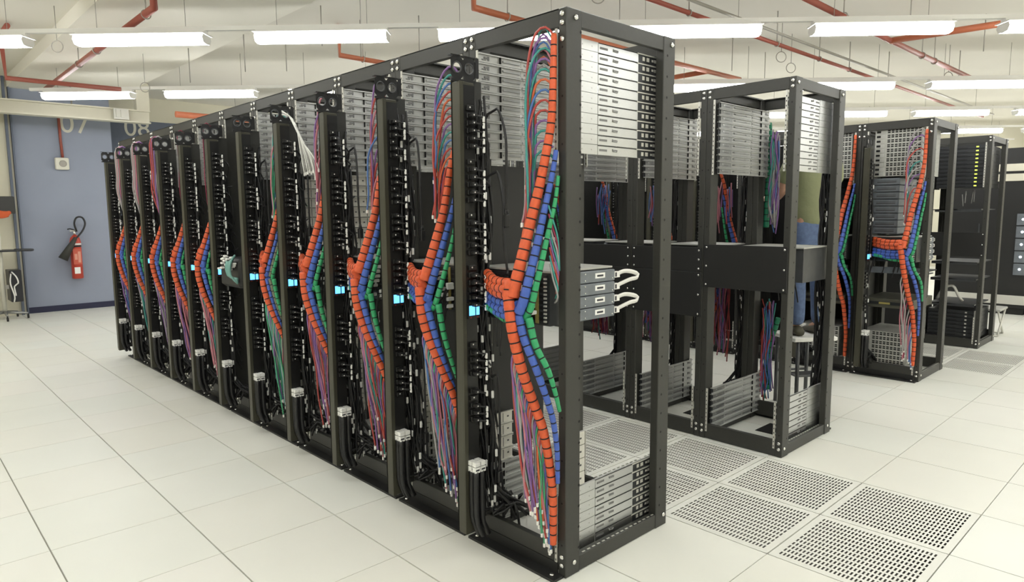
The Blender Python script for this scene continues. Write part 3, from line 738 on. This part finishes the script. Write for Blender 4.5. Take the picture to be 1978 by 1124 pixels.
def place_switch(row, k, loops=True, z=1.135):
    M = rack_matrix(row, k) @ T((-.005 if row == 0 else .02, .09, z))
    thing('network_switch', 'grey modular network switch at mid height, %s' % where(row, k), 'network switch', M, SWITCH, 'mid-height network switches')
    if loops:
        for i in range(4):
            zz = .033+.0565*i
            if i % 2 == 1:
                for dz in (0, .006):
                    single('loop_cable', '%s white looped cable between the two %s switch modules, nearest rack' % ('outer' if dz == 0 else 'inner', 'upper' if i == 3 else 'lower'), 'cable', M @ T((0, -.004*(dz > 0), dz)), loop_cable(zz, i))
    # tagged plugs at the port side
    m = MB(); tags = []; g = random.Random(k+row*20)
    for q in range(12):
        y = .035+(.11 if q < 7 else .33)*g.random(); zz = .02+.19*(q+.5)/7 if q < 7 else .03+.18*g.random()
        m.tube(smooth_path([(-.012, y, zz), (-.04, y-.01, zz), (-.065, y-.01, zz-.03), (-.06, y+.02, zz-.10-.1*g.random()), (-.03, y+.05, zz-.24)], .02), .005, 6)
        tags.append(('tag', MB().bbox((-.060, y-.022, zz-.010), (-.020, y-.006, zz+.008), .002).mesh('switch_tag', TAG)))
    thing('cord_loom', 'black switch cords with white tags, %s' % where(row, k), 'cord loom', M, [('cord_strands', m.mesh('switch_cords', CORD))]+tags, 'switch cord looms')
def blank(row, k, z0, z1, label):
    m = MB().bbox((0, 0, 0), (.008, BX-.02, z1-z0), .002)
    bl = [('bolt', MB().dome((.008, y, z), (1, 0, 0), .0075, .006, 8).mesh('bolt', STEEL)) for y in (.02, BX-.04) for z in (.02, (z1-z0)/2, z1-z0-.02)]
    thing('blank_panel', label, 'blank panel', rack_matrix(row, k) @ T((BD+.001, .01, z0)), [('plate', m.mesh('blank_plate', FRAME2))]+bl, 'black blank panels')

# --- front row
for k in range(11):
    place_rack(0, k, ([PANEL] if k == 5 else [])+[DIV])
    if k != 5: 
        rails(0, k, 1.888, 11, 'upper', near=(k == 0))
        if k < 5: rails(0, k, .056, 7, 'lower', near=(k == 0))
    place_pdu(0, k, True, 0 if k < 2 else (1 if k < 5 else 2), ((1.98, .04), (1.70, .02), (.75, -.02)) if k == 0 else (((1.9, .0), (.8, 0.)) if k < 5 else ()))
    if k < 4 or k > 5: place_switch(0, k, k == 0)
    if k == 0: harness(0, k, HA)
    elif k < 4: harness(0, k, HB)
    elif k == 4: harness(0, k, HC4)
    elif k > 5: harness(0, k, HD)
    if k == 0: brackets(0, 0, .372, 4, True)
    elif k == 1: brackets(0, 1, .372, 6)
    elif k < 4: brackets(0, k, .372, 10); brackets(0, k, 1.42, 7, z='upper')
upper_arcs(0, 0, 13, 2.36, 1.86, 11, PAL_A, .0055, 1.5)
g = random.Random(77)
for i, c in enumerate(['teal', 'violet', 'blue', 'pink', 'orange', 'grey', 'red', 'violet']):
    if i > 5: continue
    y = .145+.008*i; x = -.03-.006*(i % 4)
    strand(0, 0, [(-.02, .06, 2.34-.03*i), (-.03, .10, 2.395-.03*i), (x, y-.01, 2.34-.03*i), (x-.01, y, 2.1), (x-.015, y+g.uniform(-.01, .01), 1.85), (x-.03, y-.005, 1.66), (x-.04, y+g.uniform(-.01, .02), 1.50+.10*g.random())], c, .0045, 'dropping beside the arcs')
for i, c in enumerate(['teal', 'crimson', 'grey', 'teal', 'violet', 'red', 'teal', 'grey']):
    z = 1.66-.035*i
    strand(0, 0, [(-.055, .05-.001*i, z), (-.045, .035, z-.06), (-.03, .02, z-.14), (-.02, .02+.004*i, 1.385-.02*i)], c, .004, 'slanting from the green bundle to the switch', False)
lower_fan(0, 0, 34, O_LO0, 12, PAL_L, .005, .10)
upper_arcs(0, 1, 14, 2.30, 1.80, 21, ['violet', 'teal', 'blue', 'red', 'orange', 'red', 'red'], .0055, 1.6)
lower_fan(0, 1, 26, O_LO1, 22, PAL_L, .005, .12)
upper_arcs(0, 2, 9, 2.32, 1.75, 31, ['violet', 'red', 'pink', 'red', 'blue'], .0055, 1.65)
lower_fan(0, 2, 22, O_LO1, 32, ['pink', 'red', 'blue', 'teal', 'violet', 'grey'], .005, .14)
upper_arcs(0, 3, 10, 2.32, 1.75, 41, ['pink', 'violet', 'pink', 'red', 'grey'], .0055, 1.6)
lower_fan(0, 3, 18, O_LO1, 42, ['violet', 'pink', 'grey', 'red', 'violet', 'teal'], .005, .14)
upper_arcs(0, 4, 26, 2.28, 1.55, 51, ['teal', 'grey', 'green', 'red', 'teal', 'pink', 'green', 'blue'], .0055, 1.55)
lower_fan(0, 4, 24, O_LO1, 52, ['grey', 'green', 'violet', 'teal', 'pink', 'green', 'teal'], .005, .10)
# white cords fanned out beside the fifth strip
g = random.Random(5)
for i in range(9):
    y1 = .42-.045*i
    strand(0, 3, [(-.15, .455, 2.29-.012*(i % 3)), (-.11, .44, 2.262), (-.08, .405-.008*i, 2.20-.012*i), (-.07, .38-.022*i, 2.05-.008*i), (-.06, .355-.024*i, 1.86+.05*g.random())], 'grey' if i % 3 == 1 else 'white', .0045, 'fanning out at the top')
for k in range(6, 11):
    pal = [['crimson'], ['crimson', 'grey'], ['grey', 'violet', 'red'], ['violet', 'pink', 'grey'], ['violet', 'pink', 'grey']][k-6]
    g = random.Random(k)
    for i in range(1 if k < 8 else 6):
        y = .03+.022*i; x = -.135-.008*(i % 3)
        strand(0, k, [(-.06, .05, 2.33), (-.11, y+.01, 2.36), (x, y+.02, 2.30), (x, y+.02+g.uniform(-.01, .01), 2.05), (x-.01, y+.01, 1.85+.1*g.random()), (-.12, .09+.3*(y-.09), 1.62+.10*g.random())], pal[i % len(pal)], .004 if k < 8 else .0075, 'hanging above the orange bundle')
    lower_fan(0, k, 9, O_LO3, 60+k, [['pink', 'grey', 'teal', 'violet'], ['pink', 'violet', 'grey'], ['grey', 'violet', 'pink'], ['violet', 'pink', 'teal', 'grey', 'teal'], ['violet', 'blue', 'grey']][k-6], .006, .2)
# cable box with turquoise cords in the sixth rack
mb = MB().bbox((-.16, .02, 1.08), (.20, .40, 1.30), .02)
parts = [('box', mb.mesh('cable_box', CORD))]
tg = MB(); g = random.Random(9)
for i in range(16): 
    y, z = .05+.33*g.random(), 1.2+.12*g.random(); tg.bbox((-.19, y, z), (-.165, y+.03, z+.014), .002)
parts.append(('connectors', tg.mesh('connectors', TAG)))
tq = MB()
for i in range(8): tq.tube(smooth_path([(-.17, .06+.012*i, 1.33-.01*i), (-.21, .05+.012*i, 1.28), (-.21, .06+.008*i, 1.18), (-.17, .03, 1.12+.005*i)], .03), .008, 6)
parts.append(('turquoise_cords', tq.mesh('turquoise_cords', mat('turquoise_cord', (.16, .34, .30), .5))))
thing('cable_box', 'black cable box with turquoise cords in the gap rack', 'cable box', rack_matrix(0, 5), parts)

# --- second row (turned round: silver fronts toward the front row)
for k in range(8):
    place_rack(1, k)
    if k < 5:
        rails(1, k, 1.888, 11, 'upper', far=(k == 0)); rails(1, k, .056, 7, 'lower', far=(k == 0))
    place_pdu(1, k, False, 1 if k < 5 else None)
    if k < 6: place_switch(1, k, False)
    if 0 < k < 5: harness(1, k, HB2)
blank(1, 0, 1.10, 1.40, 'black blank panel across the nearest second-row rack')
for k in range(1, 8):
    blank(1, k, 1.205, 1.375, 'upper black blank panel, %s' % where(1, k)); blank(1, k, .88, 1.20, 'lower black blank panel, %s' % where(1, k))
for k in range(1, 4):
    cord_mass(1, k, .16, .34, -.12, .0, .35, 1.12, 34, ['crimson', 'violet', 'teal', 'pink', 'crimson', 'red'], 'tangled crimson and violet cords low in %s' % where(1, k), 70+k)
    cord_mass(1, k, .20, .36, -.08, .02, 1.40, 1.9, 14, ['violet', 'pink', 'red', 'blue'], 'tangled violet and pink cords high in %s' % where(1, k), 80+k)
DKG = mat('deep_green_cable', (.012, .20, .10), .5)
b_, t_ = trunk([(-.04, .045, 2.30), (-.05, .05, 2.1), (-.06, .045, 1.8), (-.06, .04, 1.5)], .022, color=DKG, tiestep=.05)
thing('cable_bundle', 'dark green tied bundle beside upper rails of the nearest second-row rack', 'cable bundle', rack_matrix(1, 0), [('trunk', b_, t_)])
b_, t_ = trunk([(-.03, .18, .80), (-.04, .155, .72), (-.05, .12, .62), (-.05, .11, .45), (-.05, .105, .22)], .02, color=DKG, tiestep=.05)
thing('cable_bundle', 'dark green tied bundle beside lower rails of the nearest second-row rack', 'cable bundle', rack_matrix(1, 0), [('trunk', b_, t_)])
cord_mass(1, 0, .06, .14, -.07, .0, .06, .95, 30, ['violet', 'blue', 'crimson', 'red', 'teal', 'blue'], 'violet, blue and red cables hanging low in the nearest second-row rack', 90)
cord_mass(1, 0, .08, .14, -.05, .0, 1.42, 2.25, 22, ['violet', 'teal', 'grey', 'blue', 'grey'], 'teal and violet cables hanging beside the upper dark green bundle', 91)
for k in range(0, 5):
    struct('trim_%d' % (20+k), MB().box((ROW2+.42, k*BX+.14, .0005), (ROW2+.66, k*BX+.40, .004)).mesh('cable_cutout', HOLE))

# --- third row
def grid_server():
    W = .41
    r = MB().box((0, 0, 0), (.55, W, .0435), 0)
    for q in range(9): r.box((-.001, .012+.033*q, .008), (0, .036+.033*q, .020), 1); r.box((-.001, .012+.033*q, .025), (0, .036+.033*q, .036), 1)
    for s_, y in ((-1, 0), (1, W)):
        r.box((.05, y, .002), (.055, y+.001*s_, .04), 1)
    p = MB().box((-.004, .32, .004), (0, W-.005, .040), 0).box((-.005, .36, .012), (-.004, .395, .032), 1)
    e = MB().box((.30, -.006, .004), (.34, 0, .038), 0).box((.31, -.007, .012), (.33, -.006, .030), 1).box((.16, -.005, .014), (.19, 0, .028), 2)
    return [('chassis', r.mesh('grid_chassis', GREYP, HOLE)), ('power_supply', p.mesh('grid_psu', GREYP, HOLE)), ('side_clip', e.mesh('side_clip', DSERV, RAIL, RAIL))]
GRID = grid_server()
blade = [('chassis', MB().bbox((0, 0, 0), (.5, .24, .062), .003).mesh('blade_chassis', BGREY)), ('face_plate', MB().box((-.004, .01, .006), (0, .23, .056), 0).box((-.005, .03, .02), (-.004, .2, .03), 1).box((-.005, .03, .038), (-.004, .2, .042), 1).mesh('blade_face', BGREY, DGREY))]
for k in range(9):
    place_rack(2, k, [PANEL, RSHEET] if k else [])  # panel and rear sheet added here to keep the view through the row dark
    place_pdu(2, k, False, 2 if k < 3 else None)
    if k < 2: harness(2, k, HA); place_switch(2, k, False)
    M = rack_matrix(2, k)
    if k < 2:
        for i in range(10): thing('grid_server', 'pale grey vented unit, %s of upper stack, %s' % ('topmost' if i == 9 else ORD[9-i]+' from top', where(2, k)), 'server', M @ T((.04, .1, 1.95+.0445*i)), GRID, 'pale vented servers of the third row')
        for i in range(8): thing('blade_server', 'blue-grey narrow unit, %s of middle stack, %s' % ('topmost' if i == 7 else ORD[7-i]+' from top', where(2, k)), 'server', M @ T((.04, .27, 1.40+.067*i)), blade, 'blue-grey narrow units of the third row')
        for i in range(7): thing('grid_server', 'pale grey vented unit, %s of lower stack, %s' % ('topmost' if i == 6 else ORD[6-i]+' from top', where(2, k)), 'server', M @ T((.04, .14, .13+.0445*i)), GRID, 'pale vented servers of the third row')
        sw = MB().bbox((0, 0, 0), (.6, .46, .09), .004)
        thing('flat_switch', 'flat dark olive switch box on a shelf, %s' % where(2, k), 'network switch', M @ T((.02, .09, .68)), [('chassis', sw.mesh('flat_switch', mat('olive_grey_metal', (.11, .11, .085), .45, .5))), ('port_strip', MB().box((-.004, .04, .03), (0, .42, .06), 0).box((-.005, .2, .035), (-.004, .3, .055), 1).mesh('port_strip', DSERV, mat('ochre_board', (.32, .27, .08), .6)))])
        thing('shelf', 'dark grey shelf tray above the olive switch, %s' % where(2, k), 'shelf', M @ T((.02, .08, 1.02)), [('tray', MB().box((0, 0, 0), (.65, .46, .012)).mesh('tray', DGREY)), ('lip', MB().box((-.004, 0, 0), (0, .46, .06)).mesh('lip', BGREY))])
upper_arcs(2, 0, 11, 2.34, 1.75, 101, ['grey', 'violet', 'grey', 'red', 'grey', 'teal'], .0065, 1.5)
lower_fan(2, 0, 10, O_LO0, 102, ['violet', 'grey', 'blue', 'crimson', 'pink'], .006, .10)

# --- fourth row (turned round, dark servers with small lights)
ds = [('chassis', MB().box((0, 0, 0), (.70, .475, .0425)).mesh('dark_chassis', DSERV)),
      ('front_panel', MB().box((.70, 0, .002), (.706, .475, .040), 0).box((.706, .02, .008), (.708, .3, .016), 1).mesh('dark_front', DSERV, HOLE)),
      ('status_light', MB().box((.706, .382, .014), (.709, .408, .028)).mesh('status_light', LEDG))]
ds2 = [ds[0], ds[1], ('status_light', MB().box((.706, .385, .012), (.709, .405, .028)).mesh('status_light', RAIL))]
for k in range(3):
    place_rack(3, k, [PANEL, RSHEET] if k else [])  # panel and rear sheet added here too, to darken the gaps
    M = rack_matrix(3, k)
    if k < 2:
        for i in range(11): thing('dark_server', 'black server with yellow-green light, %s of upper stack, %s' % ('topmost' if i == 10 else ORD[10-i]+' from top', where(3, k)), 'server', M @ T((.03, .0725, 1.88+.0445*i)), ds, 'black servers of the fourth row')
        for i in range(8): thing('dark_server', 'black server with white dot, %s of lower stack, %s' % ('topmost' if i == 7 else ORD[7-i]+' from top', where(3, k)), 'server', M @ T((.03, .0725, .08+.0445*i)), ds2, 'black servers of the fourth row')
        blank(3, k, 1.08, 1.36, 'black blank panel across the %s' % where(3, k))
        for z, nm in ((1.62, 'upper'), (1.0, 'middle'), (.80, 'lower'), (.50, 'bottom')):
            thing('shelf', '%s black shelf, %s' % (nm, where(3, k)), 'shelf', M @ T((.06, .075, z)), [('tray', MB().box((0, 0, 0), (.68, .47, .012)).mesh('tray', DGREY)), ('lip', MB().box((.676, 0, -.02), (.68, .47, .012)).mesh('lip', DGREY))])
cord_mass(3, 0, .1, .45, .45, .70, 1.64, 1.86, 26, ['grey', 'white', 'grey'], 'pale tangled cords on the upper shelf of fourth row', 120)
stm = MB().tube(smooth_path([(.55, .12, .56), (.6, .2, .70), (.62, .3, .74), (.6, .36, .62), (.58, .4, .56)], .03), .018, 6)
single('bent_bracket', 'bent pale metal bracket lying on the fourth-row shelf', 'bracket', rack_matrix(3, 0) @ T((.05, .0, -.026)), stm.mesh('bent_bracket', RAIL))

# ------------------------------------------------------------------ cabinets and storage beyond the fourth row
def cabinet(x, y, lab, leds):
    M = T((x, y, 0))
    P = [('body', MB().bbox((0, 0, .1), (.8, .6, 2.55), .01).box((.05, .05, 0), (.75, .55, .1)).mesh('cabinet_body', FRAME2))]
    for z in (2.20, 2.05): P.append(('beige_panel', MB().bbox((-.02, .02, z), (0, .58, z+.11), .004).mesh('beige_panel', BEIGE)))
    P.append(('door', MB().box((-.012, .02, .36), (0, .58, 1.98), 0).mesh('cabinet_door', FRAME2), [('handle', MB().box((-.03, .05, 1.2), (-.012, .07, 1.4)).mesh('handle', DGREY))]))
    P.append(('kick_panel', MB().bbox((-.02, .02, .16), (0, .58, .30), .004).mesh('kick_panel', RAIL)))
    for i in range(leds):
        z = .62+.19*i
        P.append(('drive_drawer', MB().bbox((-.035, .02, z), (-.0125, .20, z+.175), .004).mesh('drive_drawer', BGREY), [('status_light', MB().dome((-.035, .12, z+.09), (-1, 0, 0), .018, .01).mesh('status_light', LEDW))]))
    thing('storage_cabinet', lab, 'cabinet', M, P, 'black storage cabinets')
cabinet(10.6, -.50, 'black storage cabinet at right edge with beige panels', 6)
cabinet(10.6, .12, 'black cabinet with beige panels and a narrow lit drive column just behind the fourth row', 5)
cabinet(10.6, .74, 'black cabinet mostly hidden behind the fourth row', 0)
# folding step
stl = []
for y in (0, .34):
    stl.append(('leg', MB().tube([(0, y, .012), (.34, y, .33)], .012, 8).mesh('leg', RAIL)))
    stl.append(('leg', MB().tube([(.34, y+.01, .012), (.0, y+.01, .33)], .012, 8).mesh('leg', RAIL)))
stl.append(('step', MB().bbox((-.03, -.02, .33), (.38, .38, .36), .006).mesh('step', GREYP)))
stl.append(('cross_bar', MB().tube([(0, 0, .012), (0, .35, .012)], .012).tube([(.34, 0, .012), (.34, .35, .012)], .012).mesh('cross_bar', RAIL)))
thing('folding_step', 'low folding metal step with crossed legs beside the fourth row', 'step stool', T((8.25, .02, 0)), stl)

# ------------------------------------------------------------------ wall items on the left
A = T((.42, 11.74, 1.0))
N = 20
body = MB().tube([(0, 0, -.45), (0, 0, -.44), (0, 0, .18), (0, 0, .25), (0, 0, .29), (0, 0, .30)], [.07, .085, .085, .07, .04, .03], N)
parts = [('wall_bracket', MB().box((-.03, .06, -.1), (.03, .1195, .1)).mesh('wall_bracket', CONDUIT)), ('cylinder', body.mesh('cylinder', RED), [
           ('band', MB().tube([(0, 0, .13), (0, 0, .16)], .0865, N).mesh('band', TAG)),
           ('band', MB().tube([(0, 0, .095), (0, 0, .125)], .0865, N).mesh('band', CORD)),
           ('label_sticker', MB().box((-.055, -.0925, -.36), (.03, -.078, -.25)).mesh('label_sticker', TAG)),
           ('label_sticker', MB().box((-.06, -.092, -.2), (.06, -.07, .07)).box((-.04, -.0925, -.12), (.0, -.092, -.02), 1).box((.01, -.0925, -.17), (.05, -.092, .02), 1).mesh('label_sticker', mat('red_label', (.55, .10, .06), .5), mat('pink_label', (.66, .30, .22), .5)))]),
         ('valve', MB().cyl((0, 0, .30), (0, 0, .38), .022).box((-.07, -.02, .36), (.03, .02, .385)).mesh('valve', STEEL)),
         ('handle', MB().tube([(.02, 0, .38), (-.06, 0, .41), (-.10, 0, .40)], .010, 8).mesh('handle', CORD)),
         ('hose', MB().tube(smooth_path([(.03, -.03, .36), (.0, -.05, .50), (.04, -.06, .60), (.12, -.06, .60), (.155, -.07, .50), (.11, -.09, .38), (.02, -.11, .27), (-.05, -.12, .20)], .02), .015, 8).mesh('hose', CORD)),
         ('horn', MB().tube([(-.01, -.12, .26), (-.08, -.13, .14), (-.22, -.13, -.10)], [.028, .045, .075], 14).mesh('horn', mat('horn_black', (.035, .035, .03), .6)))]
thing('fire_extinguisher', 'red fire extinguisher with black horn hanging on blue-grey wall', 'fire extinguisher', A, parts)
thing('wall_speaker', 'square cream wall box with round grille under a red conduit', 'wall speaker', T((.335, 11.855, 2.51)),
      [('box', MB().bbox((-.10, -.08, -.10), (.10, 0, .10), .012).mesh('speaker_box', mat('cream_plastic', (.72, .70, .60), .5))),
       ('grille', MB().ring((.01, -.082, 0), (0, 1, 0), .05, .006, 20, 6).disc((.01, -.0815, 0), (0, -1, 0), .05, 20).mesh('grille', CONDUIT))])
pipe([(.355, 11.83, 2.615), (.345, 11.83, 2.9), (.34, 11.83, 3.5)], .022, PIPE, 'red conduit dropping down the wall to the cream box', 'wall_conduit', 'conduit', sc=False)
# computer trolley at the left edge
Mt = T((-.68, 11.35, 0))
P = []
for i in range(5):
    a = 2*PI*i/5-.35
    e = V((math.cos(a)*.30, math.sin(a)*.30, .085))
    P.append(('base_leg', MB().tube([(0, 0, .12), e*.5+V((0, 0, .06)), e], [.026, .022, .016], 8).mesh('base_leg', SILV2),
              [('caster', MB().cyl(e+V((-.012, 0, -.053)), e+V((.012, 0, -.053)), .032, 14).cyl(e+V((0, 0, -.03)), e+V((0, 0, 0)), .009).mesh('caster', CORD))]))
P += [('pole', MB().cyl((0, 0, .10), (0, 0, 1.95), .03, 14).mesh('pole', mat('cream_metal', (.7, .68, .58), .4))),
      ('tray', MB().bbox((-.35, -.28, 1.08), (.20, .18, 1.105), .01).tube(smooth_path([(.18, -.05, 1.095), (.30, -.08, 1.095), (.40, -.05, 1.09), (.43, .0, 1.09), (.36, .04, 1.09), (.2, .03, 1.095)], .03), .022, 8).mesh('tray', mat('black_tray', (.03, .032, .036), .4))),
      ('monitor', MB().bbox((-.3, -.10, 1.67), (.24, -.05, 1.94), .008).cyl((0, -.05, 1.8), (0, 0, 1.8), .03).mesh('monitor', mat('charcoal_plastic', (.03, .03, .028), .5)))]
thing('computer_trolley', 'wheeled computer trolley with tray and dark monitor, far left', 'trolley', Mt, P)
thing('computer_tower', 'black computer tower with white cables mounted on the trolley', 'computer', T((-.60, 11.42, .28)),
      [('case', MB().bbox((0, -.2, 0), (.16, .2, .50), .006).mesh('computer_case', mat('case_black', (.02, .02, .024), .4))),
       ('cables', MB().tube(smooth_path([(.03, -.21, .48), (.08, -.26, .40), (.10, -.25, .30), (.05, -.23, .25), (.06, -.24, .1)], .03), .010, 6).tube(smooth_path([(.02, -.21, .45), (.0, -.25, .3), (.04, -.24, .1), (.03, -.22, .0)], .03), .010, 6).mesh('case_cables', WHITE)),
       ('mount', MB().box((-.07, -.05, .2), (.0, .05, .26)).mesh('mount', RAIL))])
cl = MB()
nu, nv = 10, 6
vs = []
for j in range(nv+1):
    for i in range(nu+1):
        u, v = i/nu, j/nv
        vs.append((-.24+.40*u+.02*math.sin(5*v), -.115-.018*math.sin(u*14+v*2)-.01*v, 1.72-.19*v*(1-.5*u)-.01*math.sin(u*9)))
cl.add(vs, [(j*(nu+1)+i, j*(nu+1)+i+1, (j+1)*(nu+1)+i+1, (j+1)*(nu+1)+i) for j in range(nv) for i in range(nu)], 0, True)
single('orange_cloth', 'crumpled orange cloth hanging under the trolley monitor', 'cloth', Mt, cl.mesh('orange_cloth', mat('orange_fabric', (.55, .10, .03), .8))).modifiers.new('solid', 'SOLIDIFY').thickness = .006

# ------------------------------------------------------------------ person on a step ladder in the hot aisle
def skinned(name, nodes, edges, m, parent, root, levels=2):
    me = bpy.data.meshes.new(name); me.from_pydata([n[0] for n in nodes], edges, [])
    me.materials.append(m)
    o = ob(name, me, parent)
    md = o.modifiers.new('skin', 'SKIN'); md.use_smooth_shade = True
    for i, n in enumerate(nodes):
        sv = me.skin_vertices[0].data[i]; r = n[1]
        sv.radius = r if isinstance(r, tuple) else (r, r)
        sv.use_root = (i == root)
    o.modifiers.new('sub', 'SUBSURF').levels = levels; o.modifiers['sub'].render_levels = levels
    return o
SKIN = mat('skin', (.50, .28, .19), .5)
SHIRT = mat('olive_shirt', (.235, .25, .135), .85, bump=.5, nscale=14)
JEANS = mat('blue_jeans', (.10, .145, .26), .85, noise=.2, nscale=30)
SHOE = mat('dark_olive_shoe', (.06, .055, .035), .6)
HAIR = mat('dark_hair', (.03, .02, .015), .6)
Mp = T((3.44, .43, .612)) @ Matrix.Rotation(-.6, 4, 'Z')     # faces +y of its own frame
nodes = [((0, 0, .93), (.125, .09)), ((0, -.01, 1.12), (.145, .105)), ((0, 0, 1.32), (.165, .115)), ((0, 0, 1.43), (.10, .085)), ((0, .01, 1.50), .055), ((0, .02, 1.58), (.07, .08)), ((0, .03, 1.68), (.078, .095)), ((0, .02, 1.755), (.055, .065))]
edges = [(0, 1), (1, 2), (2, 3), (3, 4), (4, 5), (5, 6), (6, 7)]
def chain(start, pts):
    i = start
    for p, r in pts: nodes.append((p, r)); edges.append((i, len(nodes)-1)); i = len(nodes)-1
    return i
for s in (-1, 1):
    chain(0, [((.095*s, 0, .80), .065), ((.10*s, .01, .48), .058), ((.10*s, -.01, .30), .055), ((.10*s, -.02, .09), .038), ((.10*s, .10, .035), .032)])
    hnd = chain(3, [((.19*s, 0, 1.40), .058), ((.24*s, .06, 1.16), .044), ((.20*s, .27, 1.10), .036), ((.19*s, .36, 1.12), .026), ((.185*s, .41, 1.125), (.036, .018))])
    for q, (dx, L) in enumerate(((-.027, .06), (-.009, .072), (.009, .068), (.026, .052))):
        b0 = V((.185*s+dx, .45, 1.125))
        chain(hnd, [(tuple(b0), .0095), (tuple(b0+V((0, L*.5, -.004))), .0085), (tuple(b0+V((0, L*.85, -.022))), .0075)])
    chain(hnd, [((.185*s-.034*s, .405, 1.115), .011), ((.185*s-.052*s, .435, 1.105), .009)])
p_ = ob('person', None); p_.matrix_world = Mp
tag(p_, 'person in olive shirt and blue jeans standing on a step behind second row', 'person')
skinned('body', nodes, edges, SKIN, p_, 0)
sh_n = [((0, 0, .82), (.185, .14)), ((0, -.01, 1.10), (.165, .125)), ((0, 0, 1.32), (.18, .128)), ((0, 0, 1.44), (.11, .095)), ((-.19, 0, 1.40), .075), ((-.235, .04, 1.22), .062), ((.19, 0, 1.40), .075), ((.235, .04, 1.22), .062)]
skinned('shirt', sh_n, [(0, 1), (1, 2), (2, 3), (3, 4), (4, 5), (3, 6), (6, 7)], SHIRT, p_, 0)
je_n = [((0, 0, 1.0), (.162, .118)), ((0, 0, .86), (.19, .15))]
je_e = [(0, 1)]
for s in (-1, 1):
    b0 = len(je_n); je_n += [((.095*s, 0, .76), .115), ((.10*s, .01, .48), .078), ((.10*s, -.01, .30), .072), ((.10*s, -.02, .07), .066)]
    je_e += [(1, b0), (b0, b0+1), (b0+1, b0+2), (b0+2, b0+3)]
skinned('jeans', je_n, je_e, JEANS, p_, 0)
for s in (-1, 1):
    m = MB()
    vs = []; prof2 = [(-.085, .035, .055), (-.06, .045, .08), (0, .047, .085), (.08, .05, .06), (.15, .048, .045), (.185, .025, .03)]
    for (y, w, hh) in prof2:
        for k in range(10):
            a = 2*PI*k/10; vs.append((.10*s+math.cos(a)*w, y, max(0.002, hh*.5+math.sin(a)*hh*.5)))
    m.add(vs, [(i*10+k, i*10+(k+1) % 10, (i+1)*10+(k+1) % 10, (i+1)*10+k) for i in range(5) for k in range(10)]+[tuple(range(9, -1, -1)), tuple(range(50, 60))], 0, True)
    ob('shoe', m.mesh('shoe', SHOE), p_)
hm = MB(); vs = []
for i in range(7):
    for k in range(14):
        th = PI*.62*i/6; a = 2*PI*k/14
        vs.append((math.sin(th)*math.cos(a)*.092, .018+math.sin(th)*math.sin(a)*.108-.02*(i/6), 1.685+math.cos(th)*.112))
hm.add(vs, [(i*14+k, i*14+(k+1) % 14, (i+1)*14+(k+1) % 14, (i+1)*14+k) for i in range(6) for k in range(14)], 0, True)
ob('hair', hm.mesh('hair', HAIR), p_)
fm_ = MB()
for s in (-1, 1): fm_.dome((.03*s, .118, 1.665), (0, 1, 0), .011, .006, 10, 1)
fm_.tube([(0, .118, 1.665), (0, .142, 1.63), (0, .122, 1.622)], [.009, .014, .008], 8, 0)
ob('face', fm_.mesh('face', SKIN, WHITE), p_)
# small step under the person
Ml = T((3.44, .43, 0)) @ Matrix.Rotation(-.6, 4, 'Z')
P = [('platform', MB().bbox((-.19, -.15, .575), (.19, .22, .61), .006).mesh('platform', WHITE)),
     ('step', MB().bbox((-.15, -.13, .28), (.15, .0, .30), .005).mesh('step', DGREY))]
for x in (-.14, .14):
    for y in (-.12, .19): P.append(('leg', MB().cyl((x, y, 0), (x, y, .58), .016, 8).mesh('leg', DGREY)))
P.append(('brace', MB().tube([(-.14, .19, .27), (.14, .19, .27)], .011, 8).mesh('brace', DGREY)))
thing('step_stool', 'tall narrow step with pale platform under the person', 'step stool', Ml, P)

# ------------------------------------------------------------------ world, view
w = bpy.data.worlds.new('world'); S.world = w; w.use_nodes = True
w.node_tree.nodes['Background'].inputs['Color'].default_value = (.9, .95, 1, 1)
w.node_tree.nodes['Background'].inputs['Strength'].default_value = .05
S.view_settings.view_transform = 'Standard'; S.view_settings.look = 'None'
S.view_settings.exposure = 0; S.view_settings.gamma = 1; S.view_settings.use_curve_mapping = False
S.cycles.max_bounces = 8; S.cycles.diffuse_bounces = 4; S.cycles.glossy_bounces = 4
S.cycles.use_light_tree = True
S.cycles.sample_clamp_indirect = 6
